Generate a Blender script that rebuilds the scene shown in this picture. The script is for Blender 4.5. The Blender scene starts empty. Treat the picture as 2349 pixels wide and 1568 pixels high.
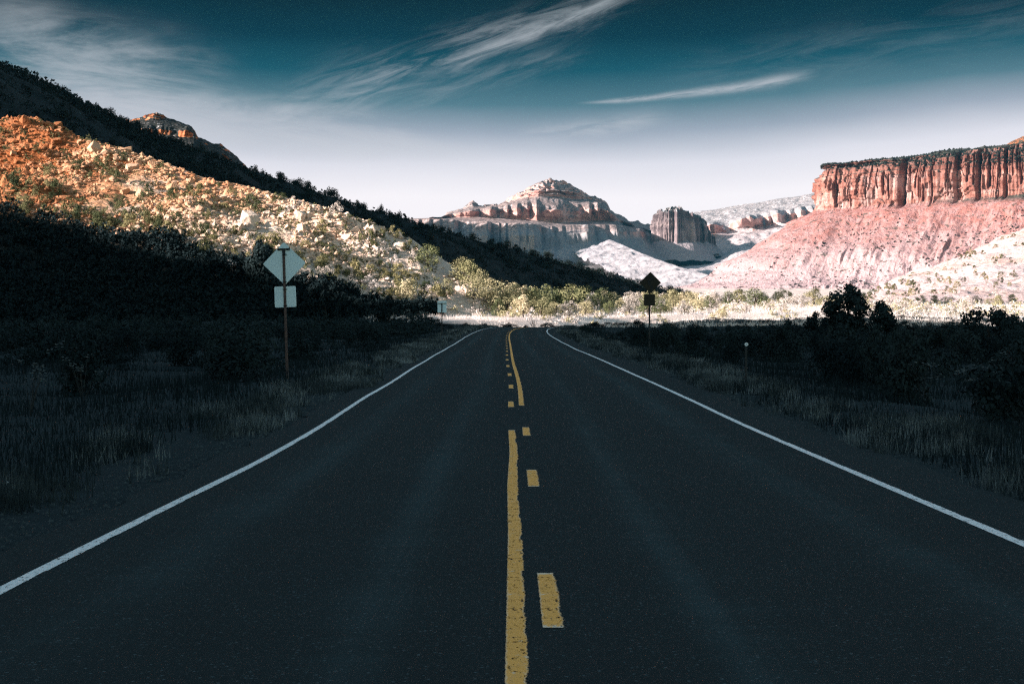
import bpy, bmesh, math, random
import numpy as np
from mathutils import Vector, Matrix

RNG = np.random.default_rng(7)
random.seed(7)
scene = bpy.context.scene
COL = scene.collection

# ------------------------------------------------------------------ measures
F = 5546.0            # focal length in survey units (85 mm on a 36 mm wide frame 2349 units wide)
X0, Y0 = 1174.5, 753.0
CAM_H = 1.69

def P(X, Y, z):
    """survey bearing (X), survey height (Y) and distance z -> world point"""
    return np.array([(X - X0) * z / F, z, CAM_H + (Y0 - Y) * z / F])

EL = math.radians(14.5)
SH = np.array([-0.915, -0.404])                  # horizontal direction towards the sun
SH = SH / np.linalg.norm(SH)
TANEL = math.tan(EL)
SUN = np.array([SH[0] * math.cos(EL), SH[1] * math.cos(EL), math.sin(EL)])

def uq(x, y):
    """u: across the sun's direction, q: distance away from the sun"""
    return -SH[1] * x + SH[0] * y, -SH[0] * x - SH[1] * y

def lerp_tab(t, tab):
    a = np.array(tab, float)
    return np.interp(t, a[:, 0], a[:, 1])

def smooth_tab(t, tab, w):
    """table lookup blurred over +-w so that no kinks show"""
    t = np.asarray(t, float)
    r = 0
    ks = np.linspace(-1, 1, 9)
    ws = np.exp(-2 * ks ** 2)
    for k, q in zip(ks, ws):
        r = r + q * lerp_tab(t + k * w, tab)
    return r / ws.sum()

# ------------------------------------------------------------------ noise
def _h(ix, iy, seed):
    n = (ix.astype(np.int64) * 374761393 + iy.astype(np.int64) * 668265263 + seed * 974711) & 0xFFFFFFFF
    n = ((n ^ (n >> 13)) * 1274126177) & 0xFFFFFFFF
    n = n ^ (n >> 16)
    return (n & 0xFFFFFF) / float(0xFFFFFF) * 2 - 1

def vnoise(x, y, seed=0):
    x = np.asarray(x, float); y = np.asarray(y, float)
    x, y = np.broadcast_arrays(x, y)
    ix = np.floor(x); iy = np.floor(y)
    fx = x - ix; fy = y - iy
    fx = fx * fx * fx * (fx * (fx * 6 - 15) + 10); fy = fy * fy * fy * (fy * (fy * 6 - 15) + 10)
    a = _h(ix, iy, seed); b = _h(ix + 1, iy, seed); c = _h(ix, iy + 1, seed); d = _h(ix + 1, iy + 1, seed)
    return (a * (1 - fx) + b * fx) * (1 - fy) + (c * (1 - fx) + d * fx) * fy

def fbm(x, y, oct=4, seed=0, gain=0.5):
    r = 0; a = 1.0; s = 0
    x = np.asarray(x, float); y = np.asarray(y, float)
    for i in range(oct):
        r = r + a * vnoise(x * 2 ** i + 17.3 * i, y * 2 ** i - 9.1 * i, seed + i * 31)
        s += a; a *= gain
    return r / s

def ridged(x, y, oct=3, seed=0):
    r = 0; a = 1.0; s = 0
    for i in range(oct):
        r = r + a * (1 - 2 * np.abs(vnoise(np.asarray(x) * 2 ** i, np.asarray(y) * 2 ** i, seed + 13 * i)))
        s += a; a *= 0.5
    return r / s

# ------------------------------------------------------------------ object helpers
def link(name, me, parent=None, loc=None):
    o = bpy.data.objects.new(name, me)
    COL.objects.link(o)
    if parent is not None: o.parent = parent
    if loc is not None: o.location = loc
    return o

def tag(o, label=None, cat=None, group=None, kind=None):
    if label: o['label'] = label
    if cat: o['category'] = cat
    if group: o['group'] = group
    if kind: o['kind'] = kind
    return o

def mesh_np(name, verts, faces, mat=None, smooth=False, uv=None):
    """verts (n,3), faces (m,k) with a constant k"""
    verts = np.ascontiguousarray(verts, np.float32); faces = np.ascontiguousarray(faces, np.int32)
    me = bpy.data.meshes.new(name)
    n, m, k = len(verts), len(faces), faces.shape[1]
    me.vertices.add(n); me.vertices.foreach_set('co', verts.ravel())
    me.loops.add(m * k); me.loops.foreach_set('vertex_index', faces.ravel())
    me.polygons.add(m)
    me.polygons.foreach_set('loop_start', np.arange(0, m * k, k, dtype=np.int32))
    me.polygons.foreach_set('loop_total', np.full(m, k, np.int32))
    me.polygons.foreach_set('use_smooth', np.full(m, bool(smooth)))
    if uv is not None:
        l = me.uv_layers.new(name='UVMap')
        l.data.foreach_set('uv', np.ascontiguousarray(uv[faces.ravel()], np.float32).ravel())
    me.update(); me.validate()
    if mat: me.materials.append(mat)
    return me

def grid_faces(n, m, flip=False):
    i = np.arange(n - 1)[:, None] * m + np.arange(m - 1)[None, :]
    i = i.ravel()
    f = np.stack([i, i + m, i + m + 1, i + 1], 1)
    return f[:, ::-1] if flip else f

def grid_mesh(name, PX, PY, PZ, mat, smooth=True, flip=False, uv=None):
    n, m = PX.shape
    v = np.stack([PX.ravel(), PY.ravel(), PZ.ravel()], 1)
    return mesh_np(name, v, grid_faces(n, m, flip), mat, smooth, uv)

def bm_mesh(name, bm, mat=None, smooth=False):
    me = bpy.data.meshes.new(name); bm.to_mesh(me); bm.free()
    if smooth:
        for p in me.polygons: p.use_smooth = True
    if mat: me.materials.append(mat)
    return me

def bm_box(bm, cx, cy, cz, sx, sy, sz, bevel=0):
    r = bmesh.ops.create_cube(bm, size=1.0)
    for v in r['verts']:
        v.co = Vector((cx + v.co.x * sx, cy + v.co.y * sy, cz + v.co.z * sz))
    if bevel:
        es = list({e for v in r['verts'] for e in v.link_edges})
        bmesh.ops.bevel(bm, geom=es, offset=bevel, segments=2, affect='EDGES')

def bm_tube(bm, pts, radii, seg=6, cap=True):
    rings = []
    pts = [Vector(p) for p in pts]
    for i, p in enumerate(pts):
        d = (pts[min(i + 1, len(pts) - 1)] - pts[max(i - 1, 0)]).normalized()
        a = d.cross(Vector((0.31, 0.95, 0.1))); a = a.normalized() if a.length > 1e-4 else Vector((1, 0, 0))
        b = d.cross(a)
        rings.append([bm.verts.new(p + (a * math.cos(2 * math.pi * k / seg) + b * math.sin(2 * math.pi * k / seg)) * radii[i]) for k in range(seg)])
    for r0, r1 in zip(rings[:-1], rings[1:]):
        for k in range(seg):
            bm.faces.new((r0[k], r0[(k + 1) % seg], r1[(k + 1) % seg], r1[k]))
    if cap:
        bm.faces.new(rings[0][::-1]); bm.faces.new(rings[-1])

# ------------------------------------------------------------------ material helper
class NT:
    def __init__(s, name, world=False):
        if world:
            s.m = bpy.data.worlds.new(name); s.m.use_nodes = True
        else:
            s.m = bpy.data.materials.new(name); s.m.use_nodes = True
        s.t = s.m.node_tree; s.t.nodes.clear()
    def n(s, typ, **kw):
        nd = s.t.nodes.new(typ)
        for k, v in kw.items():
            setattr(nd, k, v)
        return nd
    def put(s, sock, v):
        if isinstance(v, bpy.types.NodeSocket): s.t.links.new(v, sock)
        elif v is not None:
            try: sock.default_value = v
            except Exception: sock.default_value = tuple(v) + (1.0,) if len(v) == 3 else v
    def math(s, op, a, b=None, c=None, clamp=False):
        nd = s.n('ShaderNodeMath', operation=op, use_clamp=clamp)
        s.put(nd.inputs[0], a)
        if b is not None: s.put(nd.inputs[1], b)
        if c is not None: s.put(nd.inputs[2], c)
        return nd.outputs[0]
    def add(s, a, b): return s.math('ADD', a, b)
    def mul(s, a, b): return s.math('MULTIPLY', a, b)
    def sub(s, a, b): return s.math('SUBTRACT', a, b)
    def step(s, v, lo, hi, a=0.0, b=1.0):
        nd = s.n('ShaderNodeMapRange', interpolation_type='SMOOTHSTEP')
        s.put(nd.inputs[0], v); s.put(nd.inputs[1], lo); s.put(nd.inputs[2], hi); s.put(nd.inputs[3], a); s.put(nd.inputs[4], b)
        return nd.outputs[0]
    def noise(s, vec, scale, detail=4, rough=0.55, dist=0.0, out=0):
        nd = s.n('ShaderNodeTexNoise')
        s.put(nd.inputs['Vector'], vec); s.put(nd.inputs['Scale'], scale); s.put(nd.inputs['Detail'], detail)
        s.put(nd.inputs['Roughness'], rough); s.put(nd.inputs['Distortion'], dist)
        return nd.outputs[out]
    def vscale(s, vec, sc, rot=(0, 0, 0), loc=(0, 0, 0)):
        nd = s.n('ShaderNodeMapping'); s.put(nd.inputs[0], vec)
        nd.inputs[1].default_value = loc; nd.inputs[2].default_value = rot; nd.inputs[3].default_value = sc
        return nd.outputs[0]
    def mix(s, f, a, b, mode='MIX'):
        nd = s.n('ShaderNodeMix', data_type='RGBA', blend_type=mode)
        s.put(nd.inputs[0], f)
        for i, v in ((6, a), (7, b)):
            s.put(nd.inputs[i], v if isinstance(v, bpy.types.NodeSocket) else tuple(v)[:3] + (1.0,))
        return nd.outputs[2]
    def ramp(s, f, stops, interp='LINEAR'):
        nd = s.n('ShaderNodeValToRGB'); s.put(nd.inputs[0], f)
        cr = nd.color_ramp; cr.interpolation = interp
        while len(cr.elements) > 1: cr.elements.remove(cr.elements[-1])
        cr.elements[0].position = stops[0][0]; cr.elements[0].color = tuple(stops[0][1]) + (1,)
        for p, c in stops[1:]:
            e = cr.elements.new(p); e.color = tuple(c) + (1,)
        return nd.outputs[0]
    def sep(s, v):
        nd = s.n('ShaderNodeSeparateXYZ'); s.put(nd.inputs[0], v); return nd.outputs
    def comb(s, x, y, z):
        nd = s.n('ShaderNodeCombineXYZ'); s.put(nd.inputs[0], x); s.put(nd.inputs[1], y); s.put(nd.inputs[2], z); return nd.outputs[0]
    def pos(s): return s.n('ShaderNodeNewGeometry').outputs['Position']
    def nor(s): return s.n('ShaderNodeNewGeometry').outputs['Normal']
    def obj(s): return s.n('ShaderNodeTexCoord').outputs['Object']
    def rnd(s): return s.n('ShaderNodeObjectInfo').outputs['Random']
    def bump(s, h, strength=0.5, dist=0.1):
        nd = s.n('ShaderNodeBump'); s.put(nd.inputs['Height'], h); nd.inputs['Strength'].default_value = strength
        nd.inputs['Distance'].default_value = dist; return nd.outputs[0]
    def out(s, col, rough=0.9, spec=0.2, metal=0.0, normal=None, transl=0.0):
        b = s.n('ShaderNodeBsdfPrincipled')
        s.put(b.inputs['Base Color'], col if isinstance(col, bpy.types.NodeSocket) else tuple(col)[:3] + (1.0,))
        s.put(b.inputs['Roughness'], rough); s.put(b.inputs['Specular IOR Level'], spec); s.put(b.inputs['Metallic'], metal)
        if normal is not None: s.put(b.inputs['Normal'], normal)
        o = s.n('ShaderNodeOutputMaterial'); sh = b.outputs[0]
        if transl > 0:
            t = s.n('ShaderNodeBsdfTranslucent'); s.put(t.inputs[0], col if isinstance(col, bpy.types.NodeSocket) else tuple(col)[:3] + (1.0,))
            mx = s.n('ShaderNodeMixShader'); mx.inputs[0].default_value = transl
            s.t.links.new(sh, mx.inputs[1]); s.t.links.new(t.outputs[0], mx.inputs[2]); sh = mx.outputs[0]
        s.t.links.new(sh, o.inputs[0])
        return s.m

# ------------------------------------------------------------------ materials
def leaf_mat(name, c0, c1, c2, transl=0.15):
    k = NT(name)
    r = k.rnd()
    f = k.noise(k.obj(), 2.3, 3)
    col = k.ramp(k.math('ADD', k.mul(f, 0.9), k.mul(k.sub(r, 0.5), 0.75)), [(0.2, c0), (0.48, c1), (0.8, c2)])
    return k.out(col, 0.85, 0.1, transl=transl)

def bark_mat(name, c0, c1):
    k = NT(name)
    f = k.noise(k.vscale(k.obj(), (6, 6, 1.2)), 3.0, 4)
    return k.out(k.ramp(f, [(0.3, c0), (0.7, c1)]), 0.95, 0.1)

M = {}
M['juniper'] = leaf_mat('juniper_leaf', (0.20, 0.185, 0.10), (0.36, 0.315, 0.185), (0.52, 0.44, 0.29))
M['sage'] = leaf_mat('sage_leaf', (0.34, 0.30, 0.26), (0.50, 0.43, 0.38), (0.62, 0.54, 0.50))
M['green'] = leaf_mat('pinyon_leaf', (0.07, 0.085, 0.04), (0.14, 0.15, 0.07), (0.25, 0.235, 0.12))
M['shaded_juniper'] = leaf_mat('shaded_juniper_leaf', (0.006, 0.013, 0.014), (0.010, 0.019, 0.019), (0.017, 0.027, 0.025), 0.05)  # shaded copy of the juniper leaf, the ridge's shade put into the colour
M['brush'] = leaf_mat('roadside_brush_leaf', (0.005, 0.012, 0.0135), (0.009, 0.018, 0.0195), (0.016, 0.027, 0.027), 0.05)  # bushes and junipers in shadow, leaf colour darkened to carry the shade
M['slope_brush'] = leaf_mat('slope_brush_leaf', (0.035, 0.042, 0.02), (0.075, 0.078, 0.036), (0.15, 0.135, 0.065))
M['slope_olive'] = leaf_mat('slope_olive_leaf', (0.075, 0.075, 0.033), (0.15, 0.135, 0.062), (0.27, 0.23, 0.115))
M['slope_dark'] = leaf_mat('slope_dark_leaf', (0.03, 0.042, 0.02), (0.065, 0.075, 0.034), (0.13, 0.125, 0.06))
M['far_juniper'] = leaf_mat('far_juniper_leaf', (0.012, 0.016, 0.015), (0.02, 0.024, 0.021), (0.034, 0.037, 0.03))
M['bark'] = bark_mat('juniper_bark', (0.05, 0.04, 0.033), (0.14, 0.11, 0.09))
M['dark_bark'] = bark_mat('dark_bark', (0.015, 0.016, 0.015), (0.035, 0.034, 0.03))
M['dead_wood'] = bark_mat('dead_wood', (0.02, 0.022, 0.022), (0.045, 0.045, 0.043))

def rock_mat(name, red, orange, pale):
    k = NT(name)
    p = k.pos(); r = k.rnd()
    f = k.noise(p, 0.035, 4)
    g = k.noise(p, 1.3, 6, 0.65)
    # the ledge the boulders fell from is redder high up on the left, paler low and to the right
    sx = k.sep(p)
    w = k.math('ADD', k.mul(sx[0], 0.0072), k.mul(sx[2], -0.016))
    t = k.add(k.add(k.mul(f, 1.35), k.mul(g, 0.35)), k.add(k.add(w, 0.48), k.mul(k.sub(r, 0.5), 0.26)))
    col = k.ramp(t, [(0.25, red), (0.58, orange), (0.98, pale)])
    h = k.noise(p, 5.0, 6, 0.7)
    return k.out(col, 0.95, 0.1, normal=k.bump(h, 0.6, 0.12))
M['rock'] = rock_mat('talus_rock', (0.27, 0.105, 0.045), (0.45, 0.26, 0.155), (0.60, 0.46, 0.37))

def hillside_mat():
    k = NT('talus_soil')
    p = k.pos(); sx = k.sep(p)
    f = k.noise(p, 0.06, 6, 0.6); g = k.noise(p, 0.7, 8, 0.7)
    w = k.math('ADD', k.mul(sx[0], 0.0072), k.mul(sx[2], -0.016))
    t = k.add(k.add(k.mul(f, 1.5), k.mul(g, 0.35)), k.add(w, 0.47))
    col = k.ramp(t, [(0.28, (0.30, 0.10, 0.036)), (0.56, (0.46, 0.245, 0.135)), (0.95, (0.59, 0.455, 0.365))])
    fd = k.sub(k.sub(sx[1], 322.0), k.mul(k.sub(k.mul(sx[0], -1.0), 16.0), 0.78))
    col = k.mix(k.step(k.add(fd, k.mul(k.sub(f, 0.5), 26.0)), -7.0, 5.0, 1.0, 0.0), col, (0.016, 0.022, 0.021))  # soil darkened below a line drawn from the cast shadow's edge; painted shade
    rock = k.n('ShaderNodeTexVoronoi', feature='F1'); k.put(rock.inputs['Vector'], p); rock.inputs['Scale'].default_value = 1.6
    h = k.add(k.mul(rock.outputs['Distance'], -0.8), k.noise(p, 3.0, 8, 0.7))
    return k.out(col, 0.95, 0.1, normal=k.bump(h, 0.9, 0.5))
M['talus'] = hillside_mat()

def ground_mat():
    k = NT('valley_soil')
    p = k.pos(); sx = k.sep(p)
    n1 = k.noise(p, 0.05, 5, 0.6); n2 = k.noise(p, 0.9, 6, 0.7)
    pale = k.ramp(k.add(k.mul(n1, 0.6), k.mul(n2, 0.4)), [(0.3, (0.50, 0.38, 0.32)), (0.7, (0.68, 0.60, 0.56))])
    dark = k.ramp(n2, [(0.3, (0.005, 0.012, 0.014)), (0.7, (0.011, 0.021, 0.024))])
    # dark verge soil with shade painted in to the cast shadow's line, pale beyond
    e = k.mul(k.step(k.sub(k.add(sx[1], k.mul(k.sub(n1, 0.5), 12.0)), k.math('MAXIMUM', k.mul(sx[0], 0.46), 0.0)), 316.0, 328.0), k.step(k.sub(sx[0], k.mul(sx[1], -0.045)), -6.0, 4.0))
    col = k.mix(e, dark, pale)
    return k.out(col, 0.95, 0.1, normal=k.bump(k.noise(p, 1.7, 8, 0.7), 0.6, 0.2))
M['ground'] = ground_mat()

def asphalt_mat():
    k = NT('asphalt')
    uv = k.n('ShaderNodeUVMap').outputs[0]; s = k.sep(uv)      # u metres across, v metres along
    big = k.noise(uv, 0.35, 4, 0.6)
    fine = k.noise(uv, 38.0, 3, 0.8)
    grit = k.noise(uv, 120.0, 2, 0.9)
    streak = k.noise(k.vscale(uv, (0.25, 3.0, 1)), 1.2, 5, 0.6)
    lon = k.noise(k.vscale(uv, (2.2, 0.03, 1)), 1.0, 4, 0.6)
    def track(c, w):
        d = k.math('ABSOLUTE', k.sub(s[0], c)); return k.step(d, 0.0, w, 1.0, 0.0)
    tr = k.math('MAXIMUM', k.math('MAXIMUM', track(-2.55, 0.55), track(-0.95, 0.5)), k.math('MAXIMUM', track(1.15, 0.5), track(2.9, 0.6)))
    v = k.add(-0.06, k.add(k.add(k.mul(big, 0.32), k.mul(streak, 0.28)), k.add(k.mul(lon, 0.25), k.mul(k.mul(tr, lon), 0.5))))
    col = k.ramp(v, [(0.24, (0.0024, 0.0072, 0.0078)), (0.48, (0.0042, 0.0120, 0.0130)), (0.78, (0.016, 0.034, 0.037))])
    sp = k.math('MULTIPLY', k.step(fine, 0.58, 0.76), 0.7)
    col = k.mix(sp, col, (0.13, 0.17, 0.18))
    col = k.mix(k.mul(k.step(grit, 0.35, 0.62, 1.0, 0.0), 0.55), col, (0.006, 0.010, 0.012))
    vo = k.n('ShaderNodeTexVoronoi', feature='F1'); k.put(vo.inputs['Vector'], k.vscale(uv, (1, .55, 1))); vo.inputs['Scale'].default_value = 36
    pk = k.mul(k.step(k.sep(vo.outputs['Color'])[0], 0.86, 0.90), k.step(vo.outputs['Distance'], 0.18, 0.42, 1.0, 0.0))
    col = k.mix(k.mul(pk, 0.5), col, (0.09, 0.12, 0.13))
    return k.out(col, 0.85, 0.10, normal=k.bump(k.add(fine, grit), 0.35, 0.012))
M['asphalt'] = asphalt_mat()

def paint_mat(name, core, rim, ragged, gloss):
    """u runs -1..1 across the band, v metres along; worn edges show the asphalt below"""
    k = NT(name)
    u0 = k.n('ShaderNodeUVMap'); u0.uv_map = 'UVMap'; uv = u0.outputs[0]; s = k.sep(uv)
    st = k.noise(k.vscale(uv, (0.45, 5.0, 1)), 1.3, 6, 0.8)
    ch = k.noise(k.vscale(uv, (0.11, 0.26, 1)), 26.0, 5, 0.8)
    lo = k.noise(k.vscale(uv, (0.05, 0.32, 1)), 2.0, 4, 0.6)
    a = k.math('ABSOLUTE', s[0])
    right = k.step(s[0], -0.2, 0.9)
    eat = k.add(k.mul(k.sub(st, 0.5), k.add(ragged * 0.3, k.mul(right, ragged * 1.3))), k.add(k.mul(k.sub(ch, 0.5), 0.4), k.mul(k.mul(k.step(lo, 0.45, 0.66), right), ragged * 0.45)))
    e = k.add(a, eat)
    paint = k.step(e, 0.80, 0.90, 1.0, 0.0)
    chips = k.step(k.add(k.mul(ch, 0.5), k.mul(st, 0.5)), 0.435, 0.46)
    paint = k.mul(paint, chips)
    rimf = k.mul(k.step(k.add(e, k.add(k.mul(k.sub(st, 0.5), 0.5), k.mul(k.sub(lo, 0.5), 0.5))), 0.70, 0.86), 0.5)
    en = k.n('ShaderNodeUVMap'); en.uv_map = 'ends'; ed = k.sep(en.outputs[0])[0]
    rimf = k.math('MAXIMUM', rimf, k.step(k.add(ed, k.mul(k.sub(ch, 0.5), 0.9)), 0.02, 0.14, 1.0, 0.0))
    rimf = k.math('MAXIMUM', rimf, k.mul(k.step(k.noise(k.vscale(uv, (0.3, 2.2, 1)), 2.2, 3), 0.62, 0.72), 0.75))
    grime = k.noise(k.vscale(uv, (0.4, 2.0, 1)), 3.0, 5, 0.7)
    c = k.mix(k.mul(rimf, 0.9), core, rim)
    c = k.mix(k.step(grime, 0.5, 0.8, 0.0, 0.3), c, (0.25, 0.24, 0.22))
    m = k.out(c, gloss, 0.45)
    on = [n for n in k.t.nodes if n.type == 'OUTPUT_MATERIAL'][0]; pb = [n for n in k.t.nodes if n.type == 'BSDF_PRINCIPLED'][0]
    tr = k.n('ShaderNodeBsdfTransparent'); mx = k.n('ShaderNodeMixShader'); k.put(mx.inputs[0], paint)
    k.t.links.new(tr.outputs[0], mx.inputs[1]); k.t.links.new(pb.outputs[0], mx.inputs[2]); k.t.links.new(mx.outputs[0], on.inputs[0])
    return m
M['white_paint'] = paint_mat('white_line_paint', (0.84, 0.83, 0.81), (0.78, 0.77, 0.76), 0.60, 0.33)
M['yellow_paint'] = paint_mat('yellow_line_paint', (0.86, 0.37, 0.05), (0.74, 0.60, 0.46), 0.75, 0.75)

def cliff_mat(name, cols, cap, talus_hi, talus_lo, zc, zrim, zfoot, snow=0.0, streak=0.02, lay=0.05, shrub=0.0, gsc=0.02, redband=0, cap2=(0.05, 0.06, 0.05)):
    """bedded cliff rock above zc, scree below it; steep faces carry desert varnish streaks"""
    k = NT(name)
    p = k.pos(); s = k.sep(p); nz = k.sep(k.nor())[2]
    lay_n = k.noise(k.vscale(p, (0.15 * lay, 0.15 * lay, 1.0 * lay)), 1.0, 6, 0.65)
    ver = k.noise(k.vscale(p, (streak, streak, streak * 0.07)), 1.0, 6, 0.65)
    ver2 = k.noise(k.vscale(p, (streak * 3, streak * 3, streak * 0.15)), 1.0, 4, 0.6)
    t = k.add(k.mul(lay_n, 0.55), k.add(k.mul(ver, 0.45), k.mul(ver2, 0.2)))
    rock = k.ramp(t, [(0.36, cols[0]), (0.55, cols[1]), (0.66, cols[2]), (0.80, cols[3])])
    rock = k.mix(k.step(s[2], zrim - (zrim - zc) * 0.36, zrim - (zrim - zc) * 0.18, 0.0, 0.65), rock, cols[0])
    pl = k.mul(k.step(k.noise(k.vscale(p, (streak * .35, streak * .35, streak * .18)), 1.0, 4, 0.6), 0.50, 0.58), k.step(s[2], zrim - (zrim - zc) * 0.45, zrim - (zrim - zc) * 0.30, 1.0, 0.0))
    rock = k.mix(k.mul(pl, 0.42), rock, tuple(c * 1.0 for c in cols[3]))
    gn = k.noise(p, gsc, 6, 0.65)
    hgt = k.add(s[2], k.mul(k.sub(gn, 0.5), (zc - zfoot) * 0.9))
    scree = k.mix(k.step(hgt, zfoot + (zc - zfoot) * 0.25, zc - (zc - zfoot) * 0.05), talus_lo, talus_hi)
    scree = k.mix(k.step(k.noise(p, gsc * 6, 6, 0.7), 0.35, 0.7, 0.0, 0.55), scree, talus_lo)
    if redband:
        scree = k.mix(k.mul(k.step(k.math('ABSOLUTE', k.sub(k.add(s[2], k.mul(k.sub(gn, 0.5), 40)), redband)), 6, 14, 1.0, 0.0), 0.8), scree, cols[1])
    if shrub:
        sp = k.noise(p, shrub, 2, 0.5)
        scree = k.mix(k.step(sp, 0.60, 0.66, 0.0, 0.75), scree, (0.045, 0.055, 0.045))
    steep = k.step(nz, 0.5, 0.75, 1.0, 0.0)
    above = k.step(s[2], zc - 14, zc + 4)
    base = k.mix(k.mul(above, steep), scree, rock)
    flat = k.mul(k.step(nz, 0.55, 0.8), k.step(s[2], zc + 3, zc + 16))
    capc = k.mix(k.step(k.noise(p, gsc * 9, 3), 0.42, 0.58), cap, cap2)
    base = k.mix(flat, base, capc)
    if snow:
        sn = k.mul(k.step(nz, 0.42, 0.7), k.mul(k.step(s[2], zc, zc + 12), k.step(k.noise(p, gsc * 12, 5, 0.7), 0.62 - snow * 0.25, 0.68 - snow * 0.25)))
        base = k.mix(k.mul(sn, 0.9), base, (0.80, 0.80, 0.82))
    h = k.add(k.noise(p, gsc * 8, 8, 0.72), k.mul(ver2, 0.6))
    return k.out(base, 0.95, 0.1, normal=k.bump(h, 0.8, 8.0))

def metal_mat():
    k = NT('sheet_aluminium')
    p = k.obj()
    br = k.noise(k.vscale(p, (1.0, 1.0, 22.0), rot=(0, 0.75, 0)), 5.0, 4, 0.6)
    st = k.noise(p, 3.0, 4, 0.6)
    col = k.ramp(k.add(k.mul(br, 0.6), k.mul(st, 0.4)), [(0.3, (0.42, 0.55, 0.62)), (0.7, (0.64, 0.78, 0.85))])
    return k.out(col, k.add(0.35, k.mul(br, 0.25)), 0.5, 0.75)
M['alu'] = metal_mat()
def plain(name, c0, c1, sc=6, rough=0.8, metal=0.0, spec=0.3):
    k = NT(name); f = k.noise(k.obj(), sc, 5, 0.65)
    return k.out(k.ramp(f, [(0.3, c0), (0.7, c1)]), rough, spec, metal)
M['rust'] = plain('rusty_steel', (0.045, 0.028, 0.024), (0.12, 0.08, 0.07), 14)
M['dark_steel'] = plain('dark_steel', (0.008, 0.011, 0.012), (0.022, 0.026, 0.028), 9, 0.6)
M['sign_yellow'] = plain('sign_yellow', (0.013, 0.012, 0.007), (0.018, 0.016, 0.008), 3, 0.7)
M['sign_black'] = plain('sign_black', (0.008, 0.009, 0.009), (0.012, 0.013, 0.013), 3, 0.7)
M['reflector'] = plain('reflector_white', (0.62, 0.68, 0.70), (0.75, 0.8, 0.82), 30, 0.4)
M['pale_stone'] = plain('pale_stone', (0.55, 0.53, 0.50), (0.78, 0.76, 0.73), 8)
M['gravel'] = plain('gravel_stone', (0.008, 0.016, 0.018), (0.04, 0.055, 0.058), 4)
M['shade_stone'] = plain('grey_stone', (0.10, 0.10, 0.095), (0.22, 0.21, 0.20), 3)

def grass_mat(name, c0, c1, c2):
    k = NT(name)
    p = k.pos()
    f = k.noise(p, 0.55, 4, 0.6); g = k.noise(p, 9.0, 2)
    return k.out(k.ramp(k.add(k.mul(f, 0.75), k.mul(g, 0.25)), [(0.38, c0), (0.5, c1), (0.64, c2)]), 0.9, 0.1, transl=0.2)
M['dry_grass'] = grass_mat('dry_verge_grass', (0.008, 0.015, 0.017), (0.035, 0.048, 0.050), (0.22, 0.25, 0.25))
M['dark_grass'] = grass_mat('dark_field_grass', (0.004, 0.010, 0.012), (0.007, 0.014, 0.016), (0.016, 0.026, 0.028))
M['straw'] = grass_mat('bleached_straw', (0.55, 0.46, 0.41), (0.70, 0.62, 0.57), (0.78, 0.72, 0.69))
M['seed'] = plain('seed_head', (0.05, 0.065, 0.066), (0.11, 0.13, 0.13), 20)

# ------------------------------------------------------------------ the road's course
C_TAB = [(-40, .1), (45, .10), (64, .11), (77, .05), (89, -.03), (102, -.08), (123, -.13), (155, -.21), (198, -.34), (228, -.34), (250, -.16), (270, .25), (288, 1.2), (300, 2.2)]
E_TAB = [(-40, 0), (42, 0), (62, .14), (75, .23), (87, .31), (99, .38), (111, .44), (123, .5), (136, .55), (148, .61), (160, .67), (172, .74), (184, .82), (197, .90), (209, 1.0), (221, 1.09), (233, 1.2), (255, 1.44), (275, 1.66), (290, 1.80), (302, 1.87)]
L_TAB = [(-40, 3.42), (15, 3.40), (30, 3.31), (57, 3.5), (97, 3.45), (152, 3.55), (209, 3.6), (260, 3.45), (300, 3.5)]
R_TAB = [(-40, 3.93), (53, 3.92), (76, 3.78), (97, 3.80), (129, 3.68), (198, 3.80), (260, 3.75), (300, 3.7)]

def road_line():
    z = np.concatenate([np.arange(-30, 60, 0.5), np.arange(60, 300.01, 1.0)])
    x = smooth_tab(z, C_TAB, 9); e = smooth_tab(z, E_TAB, 9)
    pts = list(zip(x, z, e))
    # beyond the rise the road bends away to the right and drops
    hd = math.atan2(x[-1] - x[-8], z[-1] - z[-8]); px, pz = x[-1], z[-1]; s = 0
    while s < 210:
        s += 1.0
        if hd < math.radians(72): hd += 1.0 / 62.0
        px += math.sin(hd); pz += math.cos(hd)
        pts.append((px, pz, e[-1] - 1.1 * (1 - math.cos(min(s / 60, 1) * math.pi)) / 2))
    return np.array(pts)
ROAD = road_line()
RT = np.gradient(ROAD[:, :2], axis=0); RT /= np.linalg.norm(RT, axis=1)[:, None]
RN = np.stack([RT[:, 1], -RT[:, 0]], 1)                      # to the right
RS = np.concatenate([[0], np.cumsum(np.linalg.norm(np.diff(ROAD[:, :2], axis=0), axis=1))])

def road_at(s):
    """point, right normal at arc length s"""
    x = np.interp(s, RS, ROAD[:, 0]); y = np.interp(s, RS, ROAD[:, 1]); z = np.interp(s, RS, ROAD[:, 2])
    nx = np.interp(s, RS, RN[:, 0]); ny = np.interp(s, RS, RN[:, 1])
    return x, y, z, nx, ny
def s_of_z(z): return np.interp(z, ROAD[:, 1][:480], RS[:480])

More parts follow.
